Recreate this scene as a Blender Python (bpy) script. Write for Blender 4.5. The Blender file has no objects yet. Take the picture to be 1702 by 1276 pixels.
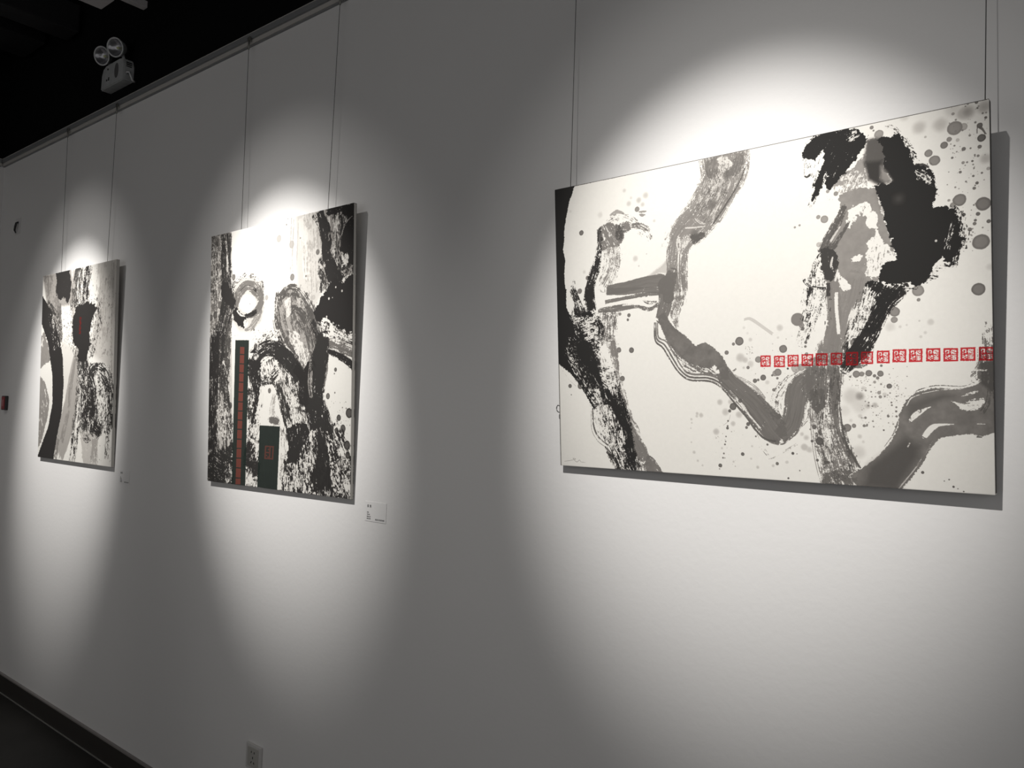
"""Gallery wall with three ink paintings on hanging wires, lit by track spots."""
import numpy as np
# ---- ink painter: brush strokes, blots and drips computed with numpy, in canvas millimetres ----
_rng = np.random.default_rng(7)
_TAB = _rng.random((256, 256)).astype(np.float32)
def vnoise(x, y, k=0):
    x = x + 37.7*k; y = y + 91.3*k
    xi = np.floor(x).astype(np.int64); yi = np.floor(y).astype(np.int64)
    fx = (x-xi); fy = (y-yi); fx = fx*fx*(3-2*fx); fy = fy*fy*(3-2*fy)
    a = _TAB[xi & 255, yi & 255]; b = _TAB[(xi+1) & 255, yi & 255]
    c = _TAB[xi & 255, (yi+1) & 255]; d = _TAB[(xi+1) & 255, (yi+1) & 255]
    return (a*(1-fx)+b*fx)*(1-fy)+(c*(1-fx)+d*fx)*fy
def fbm(x, y, k=0):
    return .5*vnoise(x, y, k)+.3*vnoise(x*2.1, y*2.1, k+1)+.2*vnoise(x*4.3, y*4.3, k+2)
def sstep(a, b, v):
    t = np.clip((v-a)/(b-a), 0, 1); return t*t*(3-2*t)
def thr(dry):
    d = np.clip(dry, .004, .996); return .5+.115*np.log(d/(1-d))/1.7
class Canvas:
    def __init__(s, w, h, res):       # mm, mm, px per mm ; y down
        s.w, s.h, s.res = w, h, res
        s.W, s.H = int(w*res), int(h*res)
        s.D = np.zeros((s.H, s.W), np.float32); s.k = 0
        s.red = np.zeros((s.H, s.W), np.float32); s.grn = np.zeros((s.H, s.W), np.float32)
    def box(s, x0, y0, x1, y1):
        r = s.res
        a, b = max(0, int(x0*r)), min(s.W, int(x1*r)+2); c, d = max(0, int(y0*r)), min(s.H, int(y1*r)+2)
        if a >= b or c >= d: return None
        X, Y = np.meshgrid((np.arange(a, b)+.5)/r, (np.arange(c, d)+.5)/r)
        return (slice(c, d), slice(a, b)), X, Y
    def lay(s, sl, cov, d):
        cov = np.clip(cov, 0, 1)
        if d < 0: s.D[sl] *= 1-cov*(-d)
        else:
            D = s.D[sl]; s.D[sl] = np.where(d > D, D+cov*(d-D), D)
    def stroke(s, pts, d, dry=0., bias=0., L=26, T=1.5, rough=.10):
        s.k += 1
        P = np.array(pts, float); n = len(P)
        tt = np.linspace(0, n-1, max(2, (n-1)*9+1)); Q = []
        for t in tt:                      # Catmull-Rom
            i = min(int(t), n-2); f = t-i
            p0, p1, p2, p3 = P[max(i-1, 0)], P[i], P[i+1], P[min(i+2, n-1)]
            Q.append(.5*((2*p1)+(-p0+p2)*f+(2*p0-5*p1+4*p2-p3)*f*f+(-p0+3*p1-3*p2+p3)*f**3))
        Q = np.array(Q); hw = np.maximum(Q[:, 2], .3); m = hw.max()*1.25+2
        b = s.box(Q[:, 0].min()-m, Q[:, 1].min()-m, Q[:, 0].max()+m, Q[:, 1].max()+m)
        if b is None: return
        sl, X, Y = b
        best = np.full(X.shape, 1e9); S = np.zeros(X.shape); Tn = np.zeros(X.shape); Tm = np.zeros(X.shape); acc = 0.
        for i in range(len(Q)-1):
            ax, ay = Q[i, :2]; vx, vy = Q[i+1, :2]-Q[i, :2]; l2 = vx*vx+vy*vy+1e-9; l = l2**.5
            mm = max(hw[i], hw[i+1])*1.3+3+l
            c0 = max(0, int((min(ax, ax+vx)-mm)*s.res)-sl[1].start); c1 = int((max(ax, ax+vx)+mm)*s.res)-sl[1].start
            r0 = max(0, int((min(ay, ay+vy)-mm)*s.res)-sl[0].start); r1 = int((max(ay, ay+vy)+mm)*s.res)-sl[0].start
            if c1 <= c0 or r1 <= r0: acc += l; continue
            w = (slice(r0, r1), slice(c0, c1)); x = X[w]-ax; y = Y[w]-ay
            if x.size == 0: acc += l; continue
            u = (x*vx+y*vy)/l2; uc = np.clip(u, -9e9 if i == 0 else 0, 9e9 if i == len(Q)-2 else 1)
            dx = x-uc*vx; dy = y-uc*vy; dist = np.hypot(dx, dy)
            h = hw[i]+(hw[i+1]-hw[i])*np.clip(uc, 0, 1); q = np.where(np.abs(uc-.5)*l > l*.5+h*.55, 9., dist/h); sd = np.sign(vx*y-vy*x)
            g = q < best[w]
            for A, V in ((best, q), (S, acc+uc*l), (Tn, q*sd), (Tm, dist*sd)):
                A[w][g] = (V*np.ones_like(q))[g]
            acc += l
        e = best+rough*2*(fbm(S/9., Tm/2.5, s.k)-.5)
        end = np.minimum(S, acc-S)+hw.mean()*(.9*fbm(S*0+s.k, Tm/(T*1.6), s.k+3)-.42)      # ragged ends
        ins = (1-sstep(.93, 1.03, e) if dry <= .02 else 1-sstep(1.12, 1.2, e))*sstep(-.4, .4, end)
        q_ = T/1.5
        n_ = .46*fbm(S/L, Tm/T, s.k)+.28*fbm(X/(2.2*q_), Y/(2.2*q_), s.k+5)+.26*fbm(X/(11*q_), Y/(11*q_), s.k+8)
        th = thr(dry+bias*Tn)+(.30*sstep(.72, 1.15, best)*(.35+dry) if dry > .02 else 0)
        cov = ins*(sstep(th-.02, th+.04, n_) if dry > .02 else 1)
        if d > 0 and d < .9: cov = cov*(.93+.14*(fbm(S/40., Tm/2.5, s.k+2)-.35))
        s.lay(sl, cov, d)
    def poly(s, pts, d, dry=0., ang=90, rough=2., soft=0., L=20, T=1.6):
        s.k += 1
        P = np.array(pts, float); m = rough*2+soft+2
        b = s.box(P[:, 0].min()-m, P[:, 1].min()-m, P[:, 0].max()+m, P[:, 1].max()+m)
        if b is None: return
        sl, X, Y = b; sc = max(rough*2.2, 2.)
        wx = X+rough*4*(fbm(X/sc, Y/sc, s.k)-.5); wy = Y+rough*4*(fbm(X/sc, Y/sc, s.k+9)-.5)
        ins = np.zeros(X.shape, bool); dd = np.full(X.shape, 1e9)
        n = len(P)
        for i in range(n):
            x0, y0 = P[i, 0], P[i, 1]; x1, y1 = P[(i+1) % n, 0], P[(i+1) % n, 1]
            if y0 != y1:
                c = ((y0 > wy) != (y1 > wy)) & (wx < (x1-x0)*(wy-y0)/(y1-y0)+x0); ins ^= c
            if soft:
                vx, vy = x1-x0, y1-y0; u = np.clip(((X-x0)*vx+(Y-y0)*vy)/(vx*vx+vy*vy+1e-9), 0, 1)
                dd = np.minimum(dd, np.hypot(X-x0-u*vx, Y-y0-u*vy))
        cov = ins.astype(np.float32)
        if soft: cov = sstep(-soft, soft, np.where(ins, dd, -dd))
        if dry > .02:
            a = np.radians(ang); U = X*np.cos(a)+Y*np.sin(a); V = -X*np.sin(a)+Y*np.cos(a)
            V = V+6*(fbm(X/60, Y/60, s.k)-.5)
            q_ = T/1.6
            n_ = .42*fbm(U/L, V/T, s.k)+.3*fbm(X/(2.4*q_), Y/(2.4*q_), s.k+5)+.28*fbm(X/(12*q_), Y/(12*q_), s.k+8); th = thr(dry)
            cov = cov*sstep(th-.02, th+.04, n_)
        if d > 0 and d < .9 and not soft: cov = cov*(.93+.16*(fbm(X/14, Y/14, s.k+2)-.35))
        s.lay(sl, cov, d)
    def dot(s, x, y, r, d, soft=0.):
        s.k += 1
        m = r*1.3+1+soft; b = s.box(x-m, y-m, x+m, y+m)
        if b is None: return
        sl, X, Y = b; a = np.arctan2(Y-y, X-x); q = np.hypot(X-x, Y-y)/(r*(1+.16*(fbm(np.cos(a)*1.3+9, np.sin(a)*1.3+9, s.k)-.5)))
        e = max(.5/r, .06)+soft
        cov = 1-sstep(1-e, 1+e, q)
        rim = .88+.12*sstep(.55, .95, q) if soft == 0 else 1-.25*sstep(.0, 1., q)
        s.lay(sl, cov*rim, d)
    def spatter(s, n, x0, y0, x1, y1, r0, r1, d, seed):
        g = np.random.default_rng(seed)
        for _ in range(n):
            r = r0+(r1-r0)*g.random()**3
            s.dot(x0+(x1-x0)*g.random(), y0+(y1-y0)*g.random(), r, d*(.7+.3*g.random()))
    def tint(s, quad, bitmap, which, a, gap=0.):   # rows of '1' paint a seal cell inside a quad TL TR BR BL
        q = np.array(quad, float); b = s.box(q[:, 0].min()-1, q[:, 1].min()-1, q[:, 0].max()+1, q[:, 1].max()+1)
        if b is None: return
        sl, X, Y = b; e1 = q[1]-q[0]; e2 = q[3]-q[0]; det = e1[0]*e2[1]-e1[1]*e2[0]
        s.k += 1
        wx = X-q[0, 0]+1.1*(fbm(X/2.5, Y/2.5, s.k)-.5); wy = Y-q[0, 1]+1.1*(fbm(X/2.5, Y/2.5, s.k+7)-.5)
        u = (wx*e2[1]-wy*e2[0])/det; v = (wy*e1[0]-wx*e1[1])/det
        ok = (u >= 0) & (u < 1) & (v >= 0) & (v < 1); R = len(bitmap); C = len(bitmap[0])
        B = np.array([[ch == '1' for ch in r] for r in bitmap]).astype(np.float32)
        iu = np.clip((u*C).astype(int), 0, C-1); iv = np.clip((v*R).astype(int), 0, R-1)
        cov = ok*B[iv, iu]*a; M = s.red if which == 'r' else s.grn
        M[sl] = np.maximum(M[sl], cov)
    def run(s, ops):
        for o in ops:
            k = o[0]
            if k == 's': s.stroke(o[1], *o[2:])
            elif k == 'p': s.poly(o[1], *o[2:])
            elif k == 'd':
                for q in o[1]: s.dot(*q)
            elif k == 'n': s.spatter(*o[1:])
            elif k == 't': s.tint(*o[1:])
    def rgb(s, paper=(.72, .70, .655), red=(.47, .022, .028), green=(.013, .019, .016)):
        D = s.D+.30*s.D*(1-s.D)*sstep(.35, .6, s.D); D = D[..., None]; p = np.array(paper, np.float32)
        Y, X = np.mgrid[0:s.H, 0:s.W]/s.res
        mott = 1+.05*(fbm(X/6, Y/6, 3)-.5)[..., None]
        ink = np.array((.016, .015, .0145), np.float32)
        # thin ink is a warm grey: transmittance falls off evenly with darkness
        T = np.clip(1-D, 0, 1); warm = np.array((1., .955, .94), np.float32)
        col = p*T*(1-(1-warm)*np.minimum(D*1.3, 1))*mott+ink*D
        g = s.grn[..., None]; col = col*(1-g)+np.array(green, np.float32)*g*(.8+.4*fbm(X/3, Y/20, 8)[..., None])
        r = s.red[..., None]; rc = np.array(red, np.float32)*(1-.62*np.clip(D*1.05, 0, 1)*(1-g*.6))
        return col*(1-r)+rc*r

PARAMS = [[-0.66164, 1.48685, 0.95182, 0.70532, 0.025, 0.07632, 0.00843, 0.00715], [-2.39917, 1.3188, 0.86331, 0.96628, 0.01562, 0.03141, -0.00289, 0.00595], [-4.09779, 1.31579, 0.85944, 0.96484, 0.01574, 0.0259, 0.00067, 0.00133]]
SPEC3, SPEC2, SPEC1 = (950, 704, 1.7), (858, 960, .95), (855, 958, .75)
OPS3 = [
('p',[(-9.6,-5.3),(61.6,0.0),(54.1,18.7),(45.0,36.5),(39.5,55.0),(32.9,79.9),(27.5,105.1),(26.9,131.0),(22.4,156.4),(28.5,183.1),(25.1,212.0),(25.3,238.0),(27.9,261.0),(28.1,290.2),(-16.4,286.7)],0.985,0,90,1,0,20,1.6),
('p',[(-2.0,252.3),(30.0,255.1),(28.9,302.6),(40.3,335.0),(43.6,358.9),(27.0,385.7),(20.0,413.2),(22.6,429.2),(42.3,457.4),(79.7,489.4),(102.3,520.6),(120.1,547.4),(106.1,559.1),(92.6,539.9),(69.9,504.9),(37.2,469.2),(8.3,448.7),(-6.3,440.3)],0.985,0,90,1.2,0,20,1.6),
('d',[(261.1,57.5,7.2,0.32,0.35),(242.7,65.8,6.6,0.36,0.35),(215.8,69.6,6.1,0.3,0.35),(252.8,77.4,5.4,0.3,0.35),(204.2,36.6,4.6,0.25,0.35),(222.1,57.0,3.6,0.2,0.35),(134.9,84.1,6.9,0.18,0.35),(230.4,201.5,6.6,0.3,0.35),(282.3,119.9,3.6,0.25,0.35),(47.2,62.7,3.9,0.15,0.35),(85.3,218.2,4.4,0.22,0.35)]),
('d',[(79.1,120.3,6.4,0.82,0),(94.6,233.8,5.4,0.78,0),(71.2,264.1,6.1,0.74,0),(237.8,86.2,6.3,0.68,0),(239.4,219.8,2.1,0.3,0),(260.5,193.9,1.5,0.35,0)]),
('s',[(242.1,92.9,1.2),(252.4,94.5,2.4),(262.6,94.8,1.2)],0.6,0.1,0.0,26,1.5,0.1),
('s',[(243.7,99.1,1.2),(251.2,102.1,3.0),(259.1,102.1,1.2)],0.6,0.1,0.0,26,1.5,0.1),
('s',[(162.4,89.8,1.7),(182.4,84.2,4.7),(202.0,90.3,1.5)],0.55,0.15,0.0,26,1.5,0.1),
('s',[(154.7,105.8,7.0),(176.8,96.6,10.3),(205.2,102.4,13.3),(232.9,121.7,15.0),(256.5,143.1,16.8),(269.6,162.8,9.3)],0.72,0.76,0.0,12,1.5,0.1),
('s',[(222.4,123.2,6.1),(246.6,126.7,8.8),(270.1,139.0,5.8)],0.75,0.5,0.0,12,1.5,0.1),
('p',[(125.4,125.0),(132.4,113.5),(154.7,106.7),(187.1,115.1),(215.6,110.1),(220.4,132.0),(200.9,138.5),(197.7,153.4),(186.0,165.7),(164.3,167.6),(138.5,172.2),(127.8,150.5)],0.74,0.2,60,2,0,20,1.6),
('p',[(124.0,118.6),(136.0,115.6),(142.8,143.1),(135.0,163.9),(125.9,153.4)],0.93,0.35,90,2,0,20,1.6),
('p',[(180.0,114.1),(201.5,111.0),(204.2,148.1),(189.7,161.5),(175.7,144.3)],0.88,0.45,90,2,0,20,1.6),
('s',[(162.6,164.3,28.1),(167.3,195.8,28.5),(159.4,225.9,27.6),(140.3,255.2,25.8)],0.66,0.52,0.0,26,1.2,0.1),
('s',[(132.1,157.3,6.8),(124.9,194.1,9.8),(115.7,221.4,12.9),(106.9,242.6,13.7),(99.5,267.2,12.3),(96.3,291.0,13.0)],0.97,0.16,0.0,26,1.5,0.1),
('s',[(99.8,261.4,12.1),(100.6,288.5,12.9),(106.9,316.1,11.9)],0.98,0.1,0.0,26,1.5,0.1),
('s',[(52.3,237.3,3.9),(53.7,260.0,8.5),(61.7,288.3,9.2)],0.96,0.45,0.0,10,1.5,0.1),
('s',[(46.9,256.6,10.1),(60.6,285.3,12.0),(67.2,309.3,15.9)],0.96,0.4,0.0,12,1.5,0.1),
('s',[(151.1,269.3,12.0),(205.2,265.8,13.1),(253.9,259.8,13.8),(291.0,258.8,15.4),(317.2,262.8,17.5)],0.78,0.0,0.0,26,1.5,0.1),
('p',[(233.3,257.8),(267.9,243.2),(301.7,223.0),(318.4,207.3),(324.1,246.0),(301.2,243.6),(267.8,247.6)],0.34,0,90,2,3,20,1.6),
('s',[(288.1,239.3,1.8),(304.5,244.0,2.9),(317.4,252.6,2.3)],-0.8,0.4,0.0,26,1.5,0.1),
('s',[(143.9,297.7,4.7),(192.7,292.9,3.8),(244.1,289.0,4.5),(293.6,288.9,3.6)],0.78,0.12,0.0,26,1.5,0.1),
('s',[(125.3,317.4,4.7),(179.1,314.4,7.6),(226.7,314.2,4.4),(264.2,322.9,4.4),(289.8,314.6,5.3)],0.78,0.1,0.0,26,1.5,0.1),
('s',[(248.1,301.1,1.1),(264.6,308.3,4.4),(285.1,307.0,1.8)],0.78,0.2,0.0,26,1.5,0.1),
('s',[(149.0,271.5,8.4),(201.8,276.1,7.5),(261.1,277.7,5.8),(301.8,283.1,7.2)],0.78,0.06,0.0,26,1.5,0.1),
('s',[(188.2,299.3,2.3),(235.5,298.6,3.3),(252.3,297.8,2.2)],-0.9,0.2,0.0,26,1.5,0.1),
('s',[(192.4,309.0,1.5),(235.3,309.7,1.8),(280.9,314.6,1.4)],-0.85,0.2,0.0,26,1.5,0.1),
('s',[(454.0,-2.3,51.7),(456.2,32.9,47.8),(445.3,61.6,42.1),(428.3,89.5,41.0),(403.3,122.2,39.7),(371.8,149.0,35.9),(347.6,174.6,27.5),(339.7,199.7,24.1),(338.4,231.6,23.2),(336.6,286.7,23.2)],0.66,0.1,0.0,26,1.3,0.06),
('s',[(450.2,37.4,37.4),(431.5,78.8,37.7),(406.5,119.9,34.9)],-0.55,0.55,0.0,14,1.1,0.1),
('s',[(402.7,5.7,5.4),(409.4,52.3,5.0),(397.8,95.8,6.4),(369.1,131.4,8.4),(333.5,161.1,8.6),(319.9,188.6,4.7)],0.7,0.7,0.0,10,1.5,0.1),
('s',[(398.8,44.7,6.4),(385.5,93.8,8.4),(356.6,123.8,9.7),(320.7,150.6,12.0),(303.6,186.5,10.1)],0.6,0.84,0.0,7,1.5,0.1),
('s',[(501.7,38.9,1.2),(487.4,69.1,1.2),(460.5,106.0,1.5),(427.1,147.0,1.6)],0.85,0.1,0.0,26,1.5,0.1),
('p',[(440.5,4.7),(462.6,5.0),(473.9,22.5),(462.0,34.1),(450.1,42.9),(441.5,27.3)],-0.55,0.2,90,4,0,20,1.6),
('p',[(474.3,3.2),(501.5,4.7),(499.6,30.3),(487.8,50.0),(467.5,51.7),(450.1,42.9),(473.7,30.8)],0.76,0.35,110,2,0,20,1.6),
('p',[(408.9,4.0),(439.0,5.8),(441.4,32.9),(429.0,53.1),(411.3,35.7)],0.74,0.3,100,2,0,20,1.6),
('d',[(425.0,104.4,11.2,0.76,0.3),(384.0,165.0,11.4,0.76,0.3),(461.7,47.9,9.7,0.76,0.3)]),
('s',[(359.3,147.3,1.5),(384.3,149.4,1.7),(408.9,150.0,1.4)],-0.6,0.15,0.0,26,1.5,0.1),
('p',[(339.7,167.8),(368.4,162.9),(377.6,172.8),(361.6,188.0),(348.4,209.5),(337.4,202.4)],-0.7,0.42,90,3,0,20,1.6),
('p',[(368.3,165.8),(405.6,162.3),(408.4,171.2),(392.9,183.3),(377.3,187.1)],0.84,0.2,-45,2,0,20,1.6),
('s',[(342.8,203.0,1.6),(340.9,231.9,1.6),(342.4,284.3,1.6)],-0.9,0.25,0.0,26,1.5,0.1),
('s',[(348.6,203.7,1.6),(346.7,232.5,1.6),(348.1,284.8,1.6)],-0.9,0.25,0.0,26,1.5,0.1),
('s',[(331.2,236.6,1.3),(329.7,259.8,1.9),(330.8,283.3,1.3)],-0.8,0.4,0.0,26,1.5,0.1),
('d',[(309.6,272.2,21.5,0.78,0),(314.5,299.5,14.4,0.78,0)]),
('s',[(338.8,227.8,20.1),(344.7,269.3,17.0),(343.8,310.0,14.5),(329.6,339.7,12.8),(335.7,370.8,4.5)],0.7,0.42,0.0,26,1.2,0.1),
('s',[(327.1,243.0,10.2),(312.7,278.7,16.7),(305.9,315.3,15.8),(295.0,347.7,12.1)],0.78,0.04,0.0,26,1.5,0.1),
('p',[(284.8,342.9),(302.2,333.7),(326.7,368.2),(357.7,392.4),(381.4,415.6),(388.0,409.9),(403.2,407.3),(422.1,418.5),(442.7,439.7),(454.6,461.6),(458.1,491.0),(437.4,490.7),(435.8,471.0),(423.4,456.9),(416.9,464.7),(393.4,463.0),(382.7,457.9),(363.1,452.6),(334.4,432.2),(307.7,400.2)],0.78,0,90,1.2,0,20,1.6),
('s',[(316.7,411.0,8.7),(343.3,440.6,10.2),(378.2,461.8,7.3),(412.6,466.6,5.6)],0.78,0.5,0.0,26,1.5,0.1),
('s',[(277.9,355.0,1.4),(278.9,396.9,1.9),(298.2,415.2,1.8),(316.9,443.9,1.8),(338.1,473.2,1.7),(364.5,489.8,2.0),(407.8,493.2,2.0),(433.8,503.3,2.0),(457.4,528.1,1.6)],0.85,0.1,0.0,26,1.5,0.3),
('s',[(281.7,355.2,1.4),(282.8,393.0,1.8),(302.8,408.7,1.8),(321.4,437.5,1.8),(341.1,466.7,1.7),(364.6,483.4,2.0),(408.0,486.8,2.0),(434.0,497.0,2.0),(459.5,521.8,1.6)],0.8,0.1,0.0,26,1.5,0.3),
('s',[(285.9,355.5,1.4),(287.1,388.7,1.8),(307.9,401.5,1.7),(326.5,430.2,1.8),(344.5,459.4,1.7),(364.8,476.1,2.0),(408.1,479.6,2.0),(434.1,489.9,2.0),(461.8,514.8,1.6)],0.72,0.1,0.0,26,1.5,0.3),
('s',[(356.0,473.5,2.0),(399.6,475.5,3.2),(429.2,482.7,3.2)],0.78,0.3,0.0,26,1.5,0.1),
('s',[(442.0,471.2,13.9),(458.0,496.9,17.0),(486.0,520.3,18.3),(513.3,545.2,20.5),(536.0,575.2,23.5),(554.7,601.1,21.7),(569.5,615.6,11.6)],0.78,0.03,0.0,26,1.5,0.1),
('s',[(457.4,528.1,1.6),(477.3,551.3,2.0),(496.9,574.1,2.0),(514.2,598.6,2.0),(535.2,617.6,2.0),(558.1,621.6,1.9)],0.84,0.05,0.0,26,1.5,0.1),
('s',[(457.7,514.4,5.7),(481.5,541.6,8.0),(501.0,568.3,8.0),(524.0,598.3,7.1)],0.8,0.5,0.0,26,1.5,0.1),
('s',[(469.6,530.0,1.6),(504.9,572.0,2.0),(527.8,598.2,1.6)],-0.9,0.3,0.0,26,1.5,0.1),
('s',[(457.7,514.4,1.6),(489.4,549.2,2.4),(504.8,575.9,1.6)],-0.8,0.4,0.0,26,1.5,0.1),
('s',[(458.5,475.4,0.8),(490.6,489.5,0.8),(518.0,507.0,0.8),(537.0,529.8,0.8)],0.6,0.25,0.0,26,1.5,0.4),
('s',[(458.4,477.0,0.8),(490.6,492.7,0.8),(517.9,510.2,0.8),(536.9,531.9,0.8)],0.6,0.25,0.0,26,1.5,0.4),
('s',[(458.4,478.7,0.8),(490.5,495.9,0.8),(517.9,513.4,0.8),(536.9,534.0,0.8)],0.6,0.25,0.0,26,1.5,0.4),
('s',[(458.4,480.3,0.8),(490.4,499.2,0.8),(517.8,516.6,0.8),(536.8,536.2,0.8)],0.6,0.25,0.0,26,1.5,0.4),
('s',[(450.3,469.4,2.4),(462.6,475.5,3.1),(474.1,467.1,2.0)],0.75,0.3,0.0,26,1.5,0.1),
('s',[(565.8,612.0,13.1),(586.8,590.8,18.1),(596.5,562.9,19.0),(601.6,529.6,20.0),(610.5,503.9,18.9),(634.2,485.9,14.4)],0.78,0.05,0.0,26,1.5,0.1),
('s',[(521.5,526.0,3.1),(540.4,548.7,8.5),(559.1,571.0,13.1),(573.8,589.3,9.2)],0.8,0.6,0.0,10,1.5,0.1),
('s',[(623.7,474.8,7.3),(590.6,492.6,12.5),(565.7,522.2,14.9),(559.4,552.2,13.7),(570.2,578.2,11.4)],0.74,0.68,0.0,18,1.1,0.1),
('s',[(515.9,610.0,4.0),(525.2,632.4,6.4),(542.1,654.3,2.4)],0.7,0.5,0.0,26,1.5,0.1),
('s',[(542.0,660.0,1.5),(572.6,645.3,4.3),(602.6,625.3,2.9)],0.5,0.78,0.0,26,1.5,0.1),
('s',[(606.9,592.1,2.1),(621.8,573.4,5.7),(625.8,551.4,7.1)],0.7,0.6,0.0,26,1.5,0.1),
('s',[(662.7,455.6,33.1),(659.2,491.5,34.9),(656.9,534.7,32.2),(658.5,577.9,30.2),(667.1,617.1,32.5),(679.5,652.3,35.2),(690.5,701.3,41.2)],0.72,0.3,0.0,26,1.4,0.1),
('s',[(641.4,465.9,17.7),(638.8,505.8,21.3),(641.8,534.8,17.8)],0.78,0.12,0.0,26,1.5,0.1),
('s',[(678.0,466.8,10.3),(678.8,513.2,10.3),(674.4,563.2,8.9)],0.78,0.15,0.0,26,1.5,0.1),
('p',[(629.8,513.0),(658.0,513.1),(660.8,549.1),(643.0,563.8),(629.2,542.1)],0.82,0.15,90,2,0,20,1.6),
('s',[(682.5,498.9,4.1),(680.6,563.1,4.1),(687.2,609.2,4.9),(713.2,657.4,6.3)],0.76,0.15,0.0,26,1.5,0.1),
('p',[(658.2,682.2),(689.4,669.4),(712.8,678.5),(732.0,705.1),(647.3,704.6)],0.8,0.2,45,2,0,20,1.6),
('s',[(660.4,570.6,9.1),(661.2,620.9,10.5),(669.1,656.4,10.6)],-0.75,0.5,0.0,26,1.1,0.1),
('s',[(628.5,542.1,0.7),(632.0,618.5,0.7),(640.2,672.6,0.7),(649.4,704.5,0.7)],0.6,0.15,0.0,26,1.5,0.5),
('s',[(632.8,542.1,0.7),(636.3,618.3,0.7),(644.4,672.3,0.7),(653.6,704.1,0.7)],0.6,0.15,0.0,26,1.5,0.5),
('s',[(687.7,513.2,1.0),(688.8,563.0,1.4),(697.2,615.9,1.7),(713.3,650.4,2.1),(724.9,669.0,1.4)],0.85,0.05,0.0,26,1.5,0.1),
('s',[(704.3,686.1,2.7),(712.7,682.0,5.3),(726.1,670.6,3.3)],-0.8,0.3,0.0,26,1.5,0.1),
('s',[(679.7,291.9,10.3),(680.6,334.8,11.3),(679.9,370.5,11.7),(675.9,398.8,11.8),(671.7,434.4,20.1),(666.1,459.3,24.4)],0.7,0.08,0.0,26,1.5,0.1),
('s',[(720.1,295.9,19.7),(712.8,330.4,19.8),(704.0,354.4,16.5),(694.9,385.6,14.4),(683.9,427.7,15.2)],0.68,0.15,0.0,26,1.5,0.1),
('s',[(694.6,399.8,4.3),(658.1,423.1,9.3),(654.3,433.7,3.5)],0.6,0.4,0.0,26,1.5,0.1),
('s',[(646.6,288.6,20.6),(645.0,317.5,20.7),(638.4,346.0,21.0),(627.1,378.0,20.4),(613.7,417.5,13.2)],0.95,0.7,0.0,22,1.3,0.1),
('s',[(633.9,305.6,7.2),(629.6,341.7,7.9)],0.96,0.45,0.0,26,1.5,0.1),
('s',[(665.5,312.1,4.9),(668.1,355.3,2.1),(671.5,391.4,1.4)],0.7,0.3,0.0,26,1.5,0.1),
('s',[(742.8,312.0,12.0),(732.2,352.9,16.8),(718.3,390.5,14.9),(704.4,418.0,9.6)],0.9,0.68,0.0,26,1.3,0.1),
('s',[(802.8,321.0,13.4),(774.2,347.5,17.5),(757.7,379.0,15.3),(747.6,402.6,16.6),(734.1,426.3,16.2),(717.2,446.6,17.1),(698.3,474.3,8.9)],0.975,0.16,0.0,26,1.5,0.1),
('s',[(770.9,352.4,9.8),(760.9,379.2,13.1),(750.7,406.2,9.9)],0.95,0.5,0.0,26,1.5,0.1),
('s',[(717.5,432.6,21.1),(730.7,433.1,20.9)],0.95,0.12,0.0,26,1.5,0.1),
('d',[(717.7,421.4,8.4,0.75,0)]),
('s',[(693.7,449.4,21.2),(723.7,455.6,17.5),(740.0,457.8,10.4)],0.8,0.3,0.0,26,1.5,0.1),
('p',[(691.5,128.2),(730.5,119.0),(761.2,127.3),(770.4,172.4),(786.0,225.1),(796.7,265.8),(775.2,274.2),(767.9,302.3),(740.7,310.6),(726.2,346.1),(704.0,403.9),(668.1,402.1),(668.1,311.4),(658.0,265.0),(660.4,234.9),(675.6,202.8),(698.1,161.1)],0.64,0,90,2,0,20,1.6),
('p',[(747.8,28.1),(742.1,54.4),(724.4,76.6),(703.0,87.3),(677.4,112.7),(695.5,108.4),(723.7,113.4),(744.4,117.1),(741.5,87.2),(745.2,73.3),(755.7,57.2),(772.8,46.2),(766.3,34.0)],0.6,0.06,120,3,0,20,1.6),
('p',[(677.4,110.8),(695.8,91.6),(731.2,83.4),(744.8,95.2),(746.0,119.2),(723.5,120.7),(695.1,127.0)],0.55,0.6,110,2,0,20,1.6),
('p',[(695.7,97.2),(720.8,83.3),(741.4,94.5),(740.9,116.5),(706.1,114.0)],-0.85,0.45,120,2,0,20,1.6),
('p',[(714.1,156.2),(740.3,148.6),(753.7,162.5),(763.4,189.4),(766.2,215.2),(782.4,242.6),(800.0,264.4),(781.9,267.7),(766.5,287.7),(754.5,301.0),(741.0,294.2),(738.5,277.4),(745.3,248.9),(741.5,230.1),(759.5,217.9),(759.0,207.7),(742.9,194.4),(738.2,171.0),(725.9,176.5),(709.7,201.9),(704.6,191.9)],-0.97,0.1,100,4,0,20,1.6),
('p',[(748.8,242.0),(775.6,252.6),(772.0,266.6),(751.2,297.0),(741.0,292.4)],0.58,0.62,95,2,0,20,1.6),
('p',[(712.2,256.1),(728.0,248.7),(735.6,252.2),(729.5,263.6),(717.3,264.8)],-0.97,0,90,2,0,20,1.6),
('p',[(685.8,277.4),(702.6,295.9),(713.5,315.5),(696.8,319.6),(688.2,298.3)],-0.97,0.1,90,2,0,20,1.6),
('s',[(684.9,320.4,3.2),(684.4,350.4,3.2),(688.0,403.1,2.9)],-0.97,0.15,0.0,26,1.5,0.1),
('s',[(724.5,342.3,6.4),(714.6,367.5,7.2),(705.9,400.3,5.7)],-0.9,0.45,0.0,26,1.5,0.1),
('s',[(703.6,152.6,5.3),(688.7,182.1,7.7),(672.6,210.0,8.5),(658.5,238.5,9.3)],0.86,0.15,0.0,26,1.5,0.1),
('s',[(712.5,181.9,2.3),(697.2,205.8,4.6),(680.6,229.8,6.9),(671.3,240.0,7.0)],0.86,0.3,0.0,26,1.5,0.1),
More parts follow.
